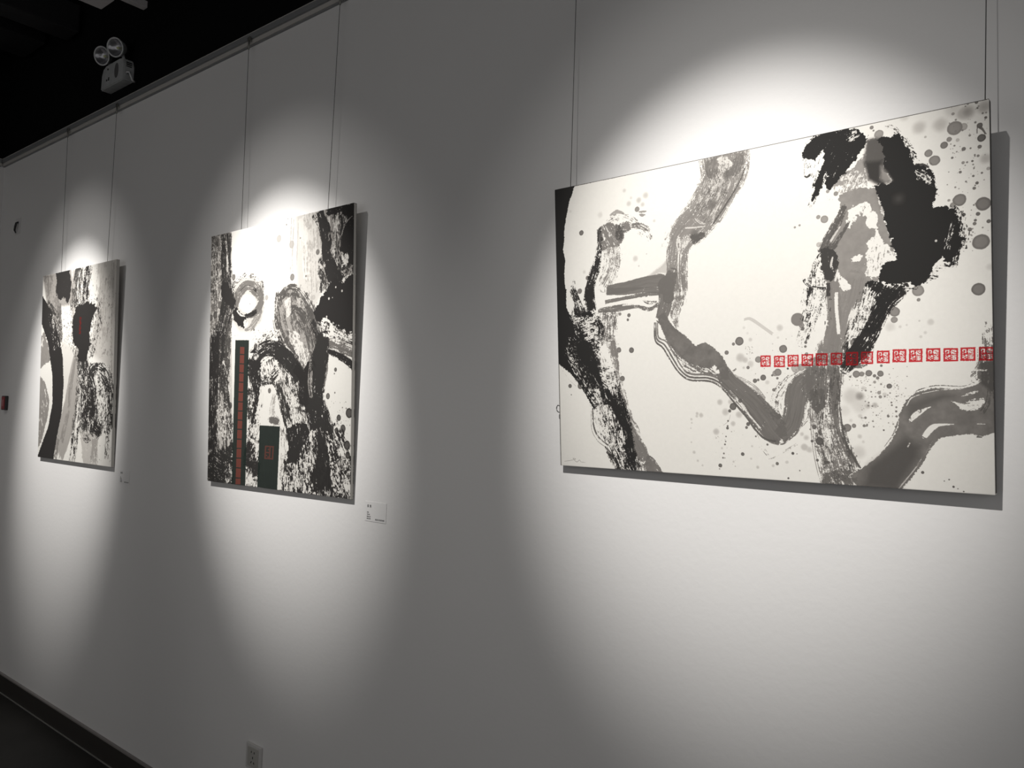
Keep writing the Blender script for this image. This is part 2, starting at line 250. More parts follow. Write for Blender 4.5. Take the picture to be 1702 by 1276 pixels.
('s',[(693.9,190.4,1.9),(675.3,217.9,2.7)],-0.6,0.3,0.0,26,1.5,0.1),
('p',[(654.9,234.2),(669.7,228.5),(689.3,245.9),(689.5,268.4),(680.4,295.6),(663.7,292.1),(656.0,268.6)],0.93,0.1,90,3,0,20,1.6),
('s',[(679.1,248.5,1.5),(676.2,267.0,2.5),(681.4,278.8,1.4)],-0.7,0.3,0.0,26,1.5,0.1),
('s',[(656.6,238.2,3.9),(641.1,270.8,8.5),(636.8,301.0,8.4)],0.95,0.6,0.0,12,1.5,0.1),
('s',[(688.7,275.8,1.8),(682.9,297.7,2.2)],-0.8,0.2,0.0,26,1.5,0.1),
('s',[(621.2,287.9,3.3),(629.3,300.3,3.0),(647.9,307.7,2.3),(669.9,311.6,3.7)],0.95,0.3,0.0,9,1.5,0.1),
('s',[(670.1,300.3,3.7),(668.9,326.6,3.7)],0.92,0.2,0.0,26,1.5,0.1),
('s',[(747.2,325.8,10.5),(739.8,354.5,15.4),(728.5,405.2,15.4)],0.9,0.62,0.0,26,1.3,0.1),
('s',[(750.8,315.2,7.8),(774.2,324.6,6.3)],0.95,0.3,0.0,26,1.5,0.1),
('p',[(625.1,30.3),(631.1,16.1),(653.9,1.9),(679.6,0.8),(711.8,-0.2),(736.1,9.8),(747.8,26.3),(740.6,46.7),(724.6,66.3),(706.6,85.0),(688.5,100.4),(671.9,115.5),(664.8,102.9),(676.1,86.0),(669.0,77.1),(653.3,123.7),(640.1,131.0),(646.4,99.6),(656.1,74.7),(665.8,53.8),(666.2,31.2),(657.0,33.0),(649.2,51.3),(624.9,43.7)],0.985,0.05,118,3,0,20,1.6),
('s',[(674.7,66.9,7.9),(659.5,94.3,7.9),(640.1,132.9,2.4)],0.985,0.45,0.0,20,1.5,0.1),
('s',[(660.6,37.6,3.1),(652.7,62.6,3.9)],0.985,0.6,0.0,26,1.5,0.1),
('p',[(708.1,8.3),(729.2,9.3),(734.2,19.6),(718.3,29.1),(707.9,21.3)],-0.95,0.5,150,2,0,20,1.6),
('s',[(626.8,78.8,1.1),(631.7,81.6,1.6),(638.2,77.8,2.1)],0.9,0.1,0.0,26,1.5,0.1),
('s',[(627.5,46.2,0.6),(626.1,76.7,0.6)],0.6,0.2,0.0,26,1.5,0.1),
('p',[(746.0,30.3),(773.1,28.2),(789.3,53.3),(777.0,86.8),(789.7,118.0),(771.4,121.9),(748.0,106.8),(741.1,72.5)],0.86,0,90,2,5,20,1.6),
('p',[(776.1,50.5),(766.4,30.4),(786.4,31.1),(806.0,32.6),(815.4,48.2),(824.5,74.9),(828.0,96.7),(846.2,99.6),(856.9,112.8),(864.1,138.5),(865.2,162.9),(857.2,179.6),(869.5,176.8),(890.5,187.0),(901.5,206.5),(901.6,233.7),(907.9,243.1),(896.6,263.7),(888.7,285.0),(876.7,281.3),(870.8,271.6),(861.5,281.0),(851.9,298.3),(844.6,318.6),(826.4,318.6),(807.3,311.5),(781.1,312.6),(761.2,305.3),(768.2,287.9),(776.9,271.5),(799.0,266.1),(788.8,250.6),(786.0,225.1),(778.2,200.6),(773.7,176.5),(765.9,142.7),(757.9,119.5),(784.7,120.7),(788.8,114.2),(778.5,97.9)],0.985,0,90,3.5,0,20,1.6),
('p',[(764.5,127.9),(784.6,124.3),(783.8,167.3),(773.7,172.9)],0.93,0,90,2,10,20,1.6),
('p',[(741.8,72.6),(772.3,75.0),(775.1,100.9),(788.1,117.7),(764.7,120.7),(748.0,106.8)],0.95,0,90,2,6,20,1.6),
('p',[(770.4,85.5),(780.1,98.2),(789.7,116.2),(778.1,118.8),(769.9,110.8)],-0.3,0,90,2,5,20,1.6),
('d',[(801.2,152.9,8.5,-0.05,0.9)]),
('p',[(831.0,104.4),(844.5,105.2),(858.1,127.0),(857.9,140.8),(845.7,128.2),(833.2,122.4)],-0.9,0.55,40,2,0,20,1.6),
('s',[(891.6,208.4,4.4),(886.7,231.7,5.0),(881.7,258.5,4.4)],-0.95,0.6,0.0,9,1.3,0.1),
('s',[(874.1,257.5,3.2),(880.6,237.7,2.6)],-0.9,0.55,0.0,8,1.5,0.1),
('p',[(620.9,149.1),(657.8,177.6),(669.5,141.5),(695.1,130.7),(677.4,112.7),(640.2,129.1)],0.5,0.93,110,2,0,12,1.4),
('s',[(818.5,55.9,4.3),(827.5,86.1,3.7)],0.985,0.55,0.0,8,1.5,0.1),
('s',[(902.0,209.9,5.9),(902.9,244.1,7.3),(893.4,273.6,5.0)],0.985,0.62,0.0,8,1.5,0.1),
('d',[(862.8,240.5,2.1,-0.8,0)]),
('d',[(908.2,199.0,3.0,0.95,0),(903.8,193.2,1.7,0.9,0)]),
('p',[(739.3,307.6),(754.5,301.7),(781.0,315.1),(811.0,317.2),(795.4,337.2),(780.4,350.3),(773.3,375.0),(755.9,406.6),(733.7,405.5),(749.8,369.8),(760.5,341.5),(747.2,324.0)],0.985,0.17,120,3,0,20,1.6),
('s',[(780.1,11.7,1.4),(793.2,18.3,5.7),(812.3,40.4,4.3),(824.9,57.3,2.4)],0.8,0.72,0.0,9,1.5,0.1),
('s',[(830.6,93.7,1.7),(843.1,97.9,3.4),(853.9,103.5,1.7)],0.9,0.3,0.0,26,1.5,0.1),
('d',[(838.1,26.7,11.2,0.34,0.4),(872.8,29.5,12.4,0.34,0.4),(915.9,16.3,12.1,0.52,0.4),(908.5,17.3,10.2,0.4,0.4),(942.0,13.6,10.7,0.42,0.4),(943.2,105.1,8.7,0.36,0.4),(947.7,297.6,6.0,0.2,0.4),(851.7,389.6,5.6,0.22,0.4),(893.8,6.9,13.6,0.22,0.4),(813.1,1.5,7.8,0.2,0.4)]),
('d',[(671.8,117.4,3.4,0.62,0),(687.3,124.5,4.5,0.68,0),(652.5,165.8,4.2,0.62,0),(664.2,172.1,7.6,0.62,0),(615.0,177.1,2.3,0.62,0),(605.3,180.0,2.3,0.62,0),(652.5,221.4,4.9,0.45,0),(755.6,8.7,3.6,0.75,0),(758.9,15.3,1.8,0.75,0),(768.2,24.2,8.3,0.62,0),(723.3,5.4,2.9,0.9,0),(852.8,77.5,6.9,0.7,0),(862.5,92.7,9.3,0.7,0),(848.1,46.5,2.1,0.45,0),(896.2,40.7,12.3,0.66,0),(909.6,41.3,6.8,0.5,0),(878.5,68.0,6.2,0.76,0),(886.9,59.1,4.4,0.66,0),(893.7,14.4,2.7,0.6,0),(937.6,67.2,6.7,0.86,0),(935.1,44.5,4.7,0.84,0),(934.5,82.2,3.3,0.8,0),(909.7,81.1,3.4,0.8,0),(931.9,97.8,2.3,0.7,0),(901.9,171.4,10.9,0.74,0),(891.3,179.2,5.1,0.66,0),(884.8,169.6,2.4,0.6,0),(938.9,184.3,12.0,0.76,0),(930.3,201.0,3.4,0.85,0),(926.1,211.8,2.4,0.85,0),(924.8,217.7,3.0,0.8,0),(946.4,216.5,3.3,0.85,0),(917.3,227.1,3.4,0.8,0),(934.0,251.5,13.7,0.74,0),(929.0,335.6,11.1,0.78,0),(831.6,329.6,10.5,0.66,0),(832.2,346.6,3.2,0.7,0),(790.6,366.1,9.3,0.72,0),(789.7,381.5,6.1,0.66,0),(833.0,386.0,1.8,0.3,0),(607.0,368.0,12.4,0.68,0),(615.5,382.0,5.4,0.68,0),(617.3,389.8,2.7,0.8,0),(929.6,145.8,2.7,0.85,0),(925.1,154.4,2.7,0.8,0),(926.6,149.6,1.3,0.8,0),(924.0,132.3,2.0,0.8,0),(908.4,105.6,2.7,0.6,0),(903.7,121.7,2.4,0.8,0),(944.5,32.6,2.3,0.85,0),(930.7,2.4,2.7,0.8,0),(932.0,12.8,1.7,0.8,0),(919.5,58.8,2.0,0.7,0),(900.3,63.1,3.1,0.4,0),(947.2,123.3,3.0,0.5,0),(940.6,142.1,1.3,0.5,0)]),
('s',[(935.7,47.3,2.5),(939.9,53.3,1.4),(944.0,61.9,1.4)],0.8,0.05,0.0,26,1.5,0.1),
('s',[(931.4,46.3,0.9),(930.6,57.9,0.9)],0.7,0,0.0,26,1.5,0.1),
('n',70,881.9,0.6,947.7,173.4,0.45,2.06,0.85,3),
('n',30,891.0,163.8,947.9,240.0,0.44,1.71,0.8,4),
('n',16,901.7,226.9,921.5,270.2,0.51,1.7,0.9,5),
('d',[(607.0,369.6,13.2,0.68,0),(617.5,388.6,3.7,0.75,0),(482.2,408.1,9.3,0.78,0),(468.7,413.7,3.5,0.75,0),(452.8,431.5,4.7,0.78,0),(576.6,428.4,8.2,0.76,0),(623.0,417.0,2.9,0.85,0),(622.2,425.4,2.6,0.8,0),(523.1,448.8,6.8,0.66,0),(564.7,476.6,7.5,0.7,0),(559.0,479.1,6.0,0.6,0),(533.2,487.4,6.1,0.82,0),(515.1,494.0,4.6,0.82,0),(522.2,492.2,2.7,0.82,0),(552.5,483.1,2.3,0.8,0),(563.4,489.3,2.6,0.8,0),(566.6,497.9,1.1,0.8,0),(500.3,465.4,3.5,0.75,0),(555.3,513.6,3.4,0.76,0),(559.5,511.0,2.2,0.7,0),(559.7,539.1,3.0,0.78,0),(564.8,569.0,5.2,0.8,0),(573.5,509.2,1.9,0.5,0),(566.4,509.2,1.5,0.8,0),(481.6,536.5,4.6,0.82,0),(465.1,549.5,7.8,0.86,0),(457.2,558.9,3.5,0.86,0),(453.0,580.9,2.0,0.85,0),(451.9,591.9,2.0,0.85,0),(451.4,596.6,3.1,0.85,0),(447.7,615.1,1.6,0.85,0),(446.7,626.1,1.6,0.8,0),(444.9,632.5,2.0,0.85,0),(442.0,652.6,2.0,0.8,0),(439.7,662.1,2.0,0.8,0),(443.9,662.3,1.2,0.8,0),(433.1,679.4,4.3,0.86,0),(431.3,687.0,1.6,0.6,0),(484.9,652.0,3.9,0.86,0),(498.2,586.8,4.2,0.86,0),(494.5,594.2,3.1,0.82,0),(512.4,591.0,3.4,0.8,0),(514.7,612.7,1.9,0.8,0),(539.6,629.2,2.3,0.82,0),(559.8,668.4,3.4,0.82,0),(592.7,645.4,3.0,0.84,0),(601.1,646.0,1.1,0.8,0),(606.3,680.3,1.5,0.8,0),(582.8,697.4,1.9,0.84,0),(585.5,469.6,2.2,0.95,0),(624.4,440.8,3.6,0.66,0),(602.1,468.8,9.6,0.5,0),(613.0,468.0,7.3,0.55,0),(623.9,463.8,7.3,0.5,0),(585.1,488.9,1.1,0.6,0)]),
('d',[(389.9,569.1,5.2,0.34,0.3),(380.4,565.7,3.6,0.34,0.3),(379.4,571.7,3.2,0.3,0.3),(366.1,578.8,2.8,0.3,0.3),(366.8,586.9,2.0,0.3,0.3),(364.4,599.1,1.6,0.3,0.3),(365.0,630.6,2.0,0.3,0.3),(371.1,653.0,3.6,0.32,0.3),(379.9,671.8,2.8,0.28,0.3),(391.0,681.6,2.4,0.28,0.3),(434.7,540.0,6.3,0.34,0.3),(447.6,561.4,7.8,0.32,0.3),(425.0,605.2,7.1,0.36,0.3),(459.2,539.0,5.5,0.3,0.3),(478.2,566.8,7.0,0.34,0.3),(464.4,586.5,5.5,0.34,0.3),(424.7,619.1,2.0,0.3,0.3),(437.7,641.0,2.4,0.3,0.3),(463.9,669.4,2.3,0.3,0.3),(506.0,634.1,2.3,0.28,0.3),(503.4,661.0,2.3,0.28,0.3),(517.6,678.5,3.4,0.34,0.3),(550.9,673.4,3.0,0.3,0.3),(580.8,664.2,3.0,0.26,0.3),(506.7,405.8,4.2,0.26,0.3),(492.9,379.7,3.1,0.18,0.3),(500.6,391.7,2.7,0.15,0.3),(570.4,384.1,6.7,0.3,0.3),(566.2,404.4,2.6,0.22,0.3),(483.5,443.8,9.3,0.36,0.3),(494.2,449.1,6.2,0.34,0.3),(506.0,457.9,6.9,0.26,0.3),(490.7,465.6,2.7,0.3,0.3),(541.8,497.7,4.5,0.24,0.3),(612.1,604.8,4.0,0.3,0.3),(621.0,611.8,4.4,0.34,0.3),(616.3,631.4,6.6,0.34,0.3),(624.1,635.4,5.8,0.22,0.3),(554.6,417.0,1.5,0.3,0.3)]),
('s',[(493.2,362.4,2.3),(507.2,361.4,3.4),(528.5,376.0,3.4),(555.0,396.4,3.3)],0.3,0.0,0.0,26,1.5,0.1),
('n',22,494.0,420.2,511.5,438.1,0.46,1.15,0.7,6),
('n',30,484.6,390.8,633.5,522.3,0.46,1.35,0.6,7),
('n',24,418.8,577.7,486.7,680.4,0.48,1.39,0.6,8),
('n',30,622.5,536.9,689.3,692.6,0.51,1.83,0.8,9),
('s',[(458.6,567.1,0.5),(454.2,580.9,0.5),(441.6,591.0,0.5)],0.4,0,0.0,26,1.5,0.1),
('d',[(210.0,333.8,4.5,0.82,0),(206.7,344.4,3.3,0.82,0),(185.4,329.2,3.8,0.7,0),(169.5,349.6,4.1,0.78,0),(171.0,363.3,1.9,0.7,0),(180.4,415.3,6.4,0.78,0),(215.0,417.0,6.7,0.84,0),(188.5,484.3,6.4,0.82,0),(35.0,500.8,5.1,0.86,0),(66.2,501.0,7.8,0.84,0),(38.4,522.9,1.6,0.8,0),(70.6,264.6,6.6,0.72,0)]),
('d',[(616.7,631.9,6.2,0.34,0.35),(627.3,636.9,5.5,0.3,0.35),(620.7,611.7,5.5,0.22,0.35),(724.1,606.1,4.2,0.28,0.35),(721.9,636.6,12.6,0.22,0.35),(730.5,616.3,2.8,0.22,0.35),(725.5,565.8,4.2,0.26,0.35),(710.7,527.4,16.2,0.28,0.35),(725.6,527.4,8.4,0.55,0.35),(725.3,544.8,15.4,0.2,0.35),(696.7,555.7,10.6,0.14,0.35),(740.0,546.4,4.9,0.4,0.35),(752.9,544.6,5.2,0.42,0.35),(732.5,511.7,4.2,0.3,0.35),(852.1,389.3,5.0,0.24,0.35),(842.6,408.6,3.0,0.24,0.35),(835.0,415.9,2.7,0.24,0.35),(782.8,394.2,8.9,0.2,0.35),(799.9,395.2,2.7,0.24,0.35),(811.3,392.5,2.0,0.24,0.35),(770.9,523.8,4.1,0.3,0.35),(579.3,664.5,3.0,0.25,0.35),(746.1,646.8,1.7,0.2,0.35),(708.1,575.0,3.2,0.2,0.35)]),
('d',[(719.8,483.5,7.0,0.72,0),(729.7,483.7,4.9,0.7,0),(742.8,482.2,6.2,0.76,0),(763.7,483.6,5.8,0.76,0),(753.0,487.6,3.1,0.8,0),(758.7,491.8,3.1,0.76,0),(753.1,499.7,2.8,0.6,0),(708.4,488.6,2.1,0.8,0),(765.6,468.2,2.4,0.8,0),(779.1,507.8,4.8,0.82,0),(760.8,520.4,3.4,0.6,0),(762.8,528.3,3.1,0.66,0),(701.1,589.6,7.8,0.76,0),(713.6,585.4,4.2,0.7,0),(735.3,569.1,2.4,0.76,0),(732.7,584.8,2.8,0.76,0),(737.6,584.7,1.7,0.8,0),(776.4,565.5,2.4,0.8,0),(790.6,556.1,2.0,0.8,0),(791.1,565.6,2.0,0.8,0),(783.1,544.3,1.7,0.8,0),(782.5,539.2,1.7,0.8,0),(768.0,592.5,1.7,0.86,0),(834.2,670.0,2.7,0.9,0),(884.8,693.2,2.0,0.9,0),(877.9,680.4,1.3,0.9,0),(870.0,683.6,1.0,0.9,0),(891.8,696.2,1.0,0.9,0),(901.0,700.6,1.3,0.9,0),(637.2,589.3,4.7,0.82,0),(647.2,617.9,8.0,0.86,0),(632.3,618.5,2.9,0.86,0),(642.2,656.9,2.9,0.86,0),(658.7,660.6,3.6,0.86,0),(663.2,660.3,2.9,0.86,0),(592.7,645.2,2.2,0.86,0),(582.4,697.7,1.9,0.84,0),(654.7,686.0,1.4,0.84,0),(748.1,546.4,1.7,0.7,0),(741.7,539.5,1.7,0.7,0)]),
('n',130,726.3,492.4,797.8,588.2,0.42,1.92,0.78,11),
('n',40,703.2,481.5,739.0,513.4,0.42,1.41,0.7,12),
('n',30,775.1,469.1,811.0,540.6,0.41,1.2,0.8,13),
('p',[(704.3,684.4),(729.5,666.9),(759.1,640.9),(781.8,612.5),(793.2,584.9),(795.8,561.1),(808.0,534.6),(826.5,519.8),(856.3,511.6),(888.0,514.0),(916.2,510.3),(930.6,501.5),(924.9,485.4),(927.9,469.6),(957.8,460.9),(955.5,589.8),(931.0,600.1),(914.6,595.0),(886.5,599.2),(863.4,605.3),(849.0,623.0),(836.1,650.2),(817.5,678.1),(795.6,706.8),(725.4,709.1),(712.4,696.1)],0.76,0,90,1.2,0,20,1.6),
('p',[(739.4,662.8),(806.7,604.7),(830.6,620.5),(827.2,644.1),(789.4,707.3),(728.8,705.3)],0.86,0,90,2,12,20,1.6),
('p',[(928.0,463.2),(955.1,463.9),(953.8,533.2),(940.7,514.2),(930.0,504.6)],0.87,0.1,90,2,4,20,1.6),
('p',[(811.0,540.6),(870.7,520.5),(887.8,527.0),(840.9,547.0),(810.3,574.3)],0.82,0,90,2,8,20,1.6),
('s',[(769.0,624.0,0.6),(785.2,598.7,1.2),(793.4,574.7,0.9)],0.8,0.2,0.0,26,1.5,0.1),
('s',[(814.0,573.6,3.1),(825.7,560.6,4.7),(837.9,552.4,2.6),(849.8,546.9,0.6)],-0.97,0.12,0.0,26,1.5,0.1),
('s',[(837.5,602.9,4.3),(851.4,586.6,5.0),(863.8,580.3,2.3),(886.9,578.4,1.0)],-0.97,0.12,0.0,26,1.5,0.1),
('p',[(881.4,536.2),(901.7,540.5),(915.8,531.8),(935.0,531.1),(938.2,537.1),(926.5,549.9),(912.6,553.3),(898.7,551.2),(893.2,543.9)],-0.97,0.12,170,1.5,0,20,1.6),
('s',[(899.1,527.0,0.6),(916.0,521.5,2.9),(928.4,518.0,0.6)],-0.97,0.2,0.0,26,1.5,0.1),
('s',[(923.3,576.5,1.0),(936.9,576.7,1.0)],-0.9,0.1,0.0,26,1.5,0.1),
('s',[(809.4,623.2,1.2),(813.2,615.3,1.2)],-0.6,0.2,0.0,26,1.5,0.1),
('s',[(851.6,609.7,0.6),(839.3,633.4,1.2),(820.8,664.5,1.2),(792.5,703.0,1.2)],-0.5,0.25,0.0,26,1.5,0.1),
('s',[(835.4,522.1,0.5),(865.0,515.9,0.7),(899.4,514.1,0.6)],-0.85,0.2,0.0,26,1.5,0.1),
('s',[(807.8,547.4,0.9),(817.2,530.5,1.3),(832.4,523.8,0.7)],-0.85,0.35,0.0,26,1.5,0.1),
('s',[(791.7,581.5,1.2),(778.6,612.6,1.9),(759.2,637.5,1.3),(729.6,663.4,1.0)],-0.6,0.5,0.0,26,1.5,0.1),
('s',[(811.2,527.2,1.0),(829.6,515.5,1.3),(859.3,507.3,1.0),(899.4,509.2,0.6),(916.3,504.5,0.6)],0.8,0.4,0.0,26,1.5,0.1),
('s',[(942.5,416.1,10.8),(942.0,441.4,14.9),(938.8,473.0,16.8),(920.6,495.0,10.1)],0.78,0.42,0.0,26,1.3,0.1),
('s',[(942.9,393.9,5.9),(945.3,413.1,8.1)],0.7,0.62,0.0,5,1.5,0.1),
('s',[(923.3,418.9,1.0),(951.9,419.1,1.6)],-0.9,0.2,0.0,26,1.5,0.1),
('s',[(912.6,479.4,1.3),(941.3,481.0,1.9)],-0.8,0.3,0.0,26,1.5,0.1),
('s',[(931.8,555.6,5.6),(940.3,539.6,4.4),(943.4,514.3,2.7)],0.84,0.4,0.0,26,1.5,0.1),
('s',[(922.8,599.8,1.9),(931.0,600.8,1.0)],0.8,0,0.0,26,1.5,0.1),
('s',[(65.0,305.3,20.7),(73.4,348.8,30.9),(81.9,392.1,39.2),(85.8,427.3,46.2),(103.6,462.6,43.6),(121.0,509.1,36.1),(142.6,554.9,38.4),(159.5,600.1,40.8),(176.3,637.3,37.8),(193.0,674.0,34.9),(209.5,706.6,32.9)],0.97,0.3,0.0,14,1.6,0.1),
('s',[(86.8,380.7,10.3),(81.4,415.5,20.6),(99.2,454.8,20.9),(116.7,493.7,18.2),(125.0,532.1,12.7)],0.985,0.08,0.0,26,1.5,0.1),
('s',[(149.0,471.2,17.8),(161.3,516.8,17.7),(173.8,554.5,17.6),(186.1,591.9,14.9),(194.0,629.1,21.8),(201.6,673.5,17.4),(205.1,710.6,17.4)],0.985,0.12,0.0,26,1.5,0.1),
('s',[(50.2,323.8,10.2),(78.6,329.7,11.7),(106.8,323.8,8.0)],0.985,0.25,0.0,10,1.5,0.1),
('s',[(111.2,331.8,8.8),(128.8,363.6,13.5),(123.6,390.2,9.1)],0.96,0.3,0.0,26,1.5,0.1),
('s',[(129.7,321.5,10.1),(156.5,334.8,21.6),(155.5,380.2,17.8),(163.3,429.8,13.3)],0.76,0.6,0.0,26,1.5,0.1),
('s',[(23.7,421.3,4.6),(47.2,453.6,5.4),(79.9,481.6,5.2)],-0.85,0.35,0.0,26,1.5,0.1),
('s',[(92.6,334.4,11.1),(96.6,361.8,9.1),(110.0,385.7,7.1)],-0.85,0.45,0.0,8,1.5,0.1),
('s',[(164.1,392.0,6.2),(167.7,430.0,9.7),(173.4,471.6,6.2)],0.7,0.15,0.0,26,1.5,0.1),
('s',[(173.6,464.1,3.1),(185.7,513.1,3.5),(204.0,565.4,4.3),(228.8,605.6,3.4),(232.5,627.6,2.1)],0.7,0.4,0.0,26,1.5,0.1),
('s',[(154.0,444.7,13.4),(153.5,471.3,13.4)],-0.9,0.5,0.0,10,1.5,0.1),
('s',[(119.6,570.5,9.2),(127.8,608.6,8.1),(149.9,630.8,6.1)],-0.9,0.35,0.0,10,1.5,0.1),
('s',[(138.4,539.7,3.6),(142.3,570.1,3.6),(155.2,592.6,3.5)],-0.8,0.4,0.0,8,1.5,0.1),
('s',[(185.9,599.4,6.1),(194.0,629.1,6.1)],-0.8,0.45,0.0,8,1.5,0.1),
('s',[(195.1,580.5,11.2),(211.4,621.0,14.5),(232.0,649.8,14.4),(244.0,678.6,12.7)],0.74,0.1,0.0,26,1.5,0.1),
('s',[(219.0,665.2,8.6),(231.1,690.4,12.8),(234.9,712.3,15.4)],0.8,0.5,0.0,14,1.5,0.1),
('p',[(252.7,663.5),(269.0,671.8),(286.9,694.3),(294.6,711.8),(251.6,714.8),(243.8,686.0)],0.76,0.06,45,1.5,0,20,1.6),
('s',[(101.5,555.3,1.9),(104.2,601.6,2.3),(118.3,628.1,2.2),(145.1,646.2,2.1)],0.85,0.2,0.0,26,1.5,0.1),
('s',[(96.7,563.1,0.9),(98.0,609.5,0.9),(113.5,636.0,0.9),(136.0,650.4,0.8)],0.6,0.4,0.0,26,1.5,0.1),
('s',[(136.0,650.4,4.5),(153.3,676.1,8.0),(174.8,705.1,8.8)],0.95,0.3,0.0,26,1.5,0.1),
('s',[(13.0,460.8,0.9),(36.7,488.9,0.9),(65.1,508.8,0.9)],0.4,0.5,0.0,26,1.5,0.1),
('s',[(117.9,647.3,4.2),(149.1,665.0,4.2)],-0.5,0.5,0.0,26,1.5,0.1),
('s',[(12.6,692.4,0.4),(32.2,689.0,0.5),(47.7,684.9,0.5),(39.5,683.8,0.5),(50.4,691.9,0.6),(59.1,686.7,0.5),(63.3,691.1,0.4),(76.0,692.0,0.4)],0.55,0,0.0,26,1.5,0.1),
('p',[(26.5,302.4),(47.6,331.6),(51.7,363.3),(38.7,406.0),(57.1,442.1),(89.3,477.9),(111.8,509.0),(106.5,539.8),(60.8,489.2),(23.2,445.1),(14.1,413.0),(27.2,373.9)],0.985,0.12,60,3,0,20,1.6),
('p',[(35.4,334.7),(125.0,328.9),(128.2,390.4),(107.9,478.2),(61.4,461.8),(38.3,421.8)],0.985,0.42,20,6,0,8,2.2),
('p',[(120.8,313.2),(174.6,320.9),(168.6,392.2),(132.5,402.0)],0.8,0.5,95,3,0,20,1.6),
('p',[(121.8,470.7),(175.5,479.2),(211.7,606.1),(218.8,672.6),(179.7,682.2),(141.6,600.6)],0.985,0.42,75,5,0,8,2.4),
('p',[(334.4,432.2),(369.6,457.6),(421.3,458.9),(433.4,482.8),(399.7,474.3),(356.0,469.4)],0.78,0.45,30,2,0,20,1.6),
('p',[(40.5,327.1),(120.4,332.4),(123.6,390.2),(63.0,391.3)],-0.92,0.52,165,2,0,9,2),
('p',[(24.0,409.4),(62.1,430.4),(121.3,493.7),(133.6,555.0),(106.3,547.6),(51.5,477.3)],-0.9,0.62,55,2,0,16,1.8),
('p',[(122.0,463.0),(171.2,471.6),(175.0,501.8),(134.6,509.1)],-0.9,0.5,20,2,0,9,2),
('p',[(118.6,409.2),(168.1,411.1),(183.6,509.4),(186.9,554.4),(161.0,532.0),(135.3,478.6)],-0.9,0.55,80,2,0,16,1.8),
('p',[(106.3,547.6),(151.8,547.2),(185.8,606.9),(193.6,644.1),(158.5,645.6),(114.1,609.0)],-0.92,0.5,80,2,0,14,2),
('p',[(149.7,638.4),(184.9,644.4),(218.0,709.7),(179.1,712.3)],-0.9,0.55,60,2,0,14,1.8),
('p',[(44.9,343.2),(78.2,349.1),(82.0,388.3),(108.7,443.5),(121.0,509.1),(93.3,508.9),(56.8,453.8),(38.7,406.0)],0.985,0.3,60,2,0,12,2),
('p',[(749.2,44.9),(766.3,37.6),(772.5,60.6),(758.6,83.2),(748.7,70.3)],0.7,0,90,2,6,20,1.6),
('p',[(617.8,303.0),(677.2,308.5),(671.9,397.0),(612.2,393.8)],0.95,0.86,100,3,0,20,1.4),
('p',[(630.6,469.3),(693.3,470.7),(687.7,584.3),(646.1,585.4)],0.86,0.72,95,3,0,24,1.8),
('p',[(639.0,585.6),(694.5,584.1),(726.1,670.6),(678.6,698.6),(654.9,671.6)],0.86,0.66,80,3,0,24,1.6),
('s',[(432.6,25.6,31.9),(443.6,69.7,33.3),(425.0,100.2,34.7),(400.1,130.3,31.8)],0.8,0.7,0.0,18,1.2,0.1),
('p',[(-0.9,-1.4),(950.5,-0.4),(950.7,1.5),(1.3,2.1)],0.85,0,90,0.1,0,20,1.6),
('p',[(-0.2,-1.6),(2.7,-1.1),(3.1,703.8),(-0.8,704.0)],0.8,0,90,0.1,0,20,1.6),
('p',[(878.7,175.5),(908.3,193.9),(916.3,235.7),(903.9,268.0),(888.6,293.6),(876.7,285.4),(889.5,245.7),(884.2,203.9)],0.985,0.62,100,6,0,12,2),
('p',[(786.7,13.2),(818.8,38.3),(836.9,91.5),(861.7,99.8),(870.1,146.4),(860.6,158.7),(842.9,106.7),(818.2,70.0),(799.5,34.0)],0.985,0.72,50,5,0,12,1.8),
('p',[(807.4,306.2),(851.9,296.6),(870.7,277.8),(894.8,280.6),(888.6,293.6),(857.8,311.1),(826.2,329.2),(794.0,326.3)],0.985,0.72,10,4,0,12,1.8),
('p',[(635.1,5.5),(676.0,-2.6),(711.9,-2.0),(679.3,15.1),(627.0,34.5)],0.985,0.5,150,4,0,14,1.8),
('p',[(623.2,29.9),(634.2,51.3),(665.5,65.1),(651.2,138.5),(632.4,143.2),(644.7,91.6),(630.3,58.3)],0.985,0.8,112,3,0,26,1.4),
('p',[(165.6,324.0),(181.1,325.1),(176.6,426.5),(196.3,524.4),(220.6,591.0),(240.8,634.7),(219.8,628.1),(186.9,554.4),(164.7,463.9)],0.62,0.62,80,3,0,40,1.6),
('t',[(528.1,440.5),(550.2,440.8),(549.7,465.2),(527.6,464.9)],['111111111111111','111111111111111','110000110000011','110110110101011','110110100010011','111100110001111','110111110100011','111111111111111','110110010000011','111010011101111','110101110000011','110011011101011','111101110000011','111111111111111','111111111111111'],'r',0.98),
('t',[(557.0,442.1),(580.0,442.4),(579.5,466.5),(556.5,466.2)],['111111111111111','111111111111111','110000110000011','110110110101011','110110100010011','111100110001111','110111110100011','111111111111111','110110010000011','111010011101111','110101110000011','110011011101011','111101110000011','111111111111111','111111111111111'],'r',0.98),
('t',[(585.5,441.3),(608.3,441.6),(607.8,465.8),(585.0,465.5)],['111111111111111','111111111111111','110000110000011','110110110101011','110110100010011','111100110001111','110111110100011','111111111111111','110110010000011','111010011101111','110101110000011','110011011101011','111101110000011','111111111111111','111111111111111'],'r',0.98),
('t',[(614.1,440.8),(637.5,441.1),(637.0,465.4),(613.6,465.0)],['111111111111111','111111111111111','110000110000011','110110110101011','110110100010011','111100110001111','110111110100011','111111111111111','110110010000011','111010011101111','110101110000011','110011011101011','111101110000011','111111111111111','111111111111111'],'r',0.98),
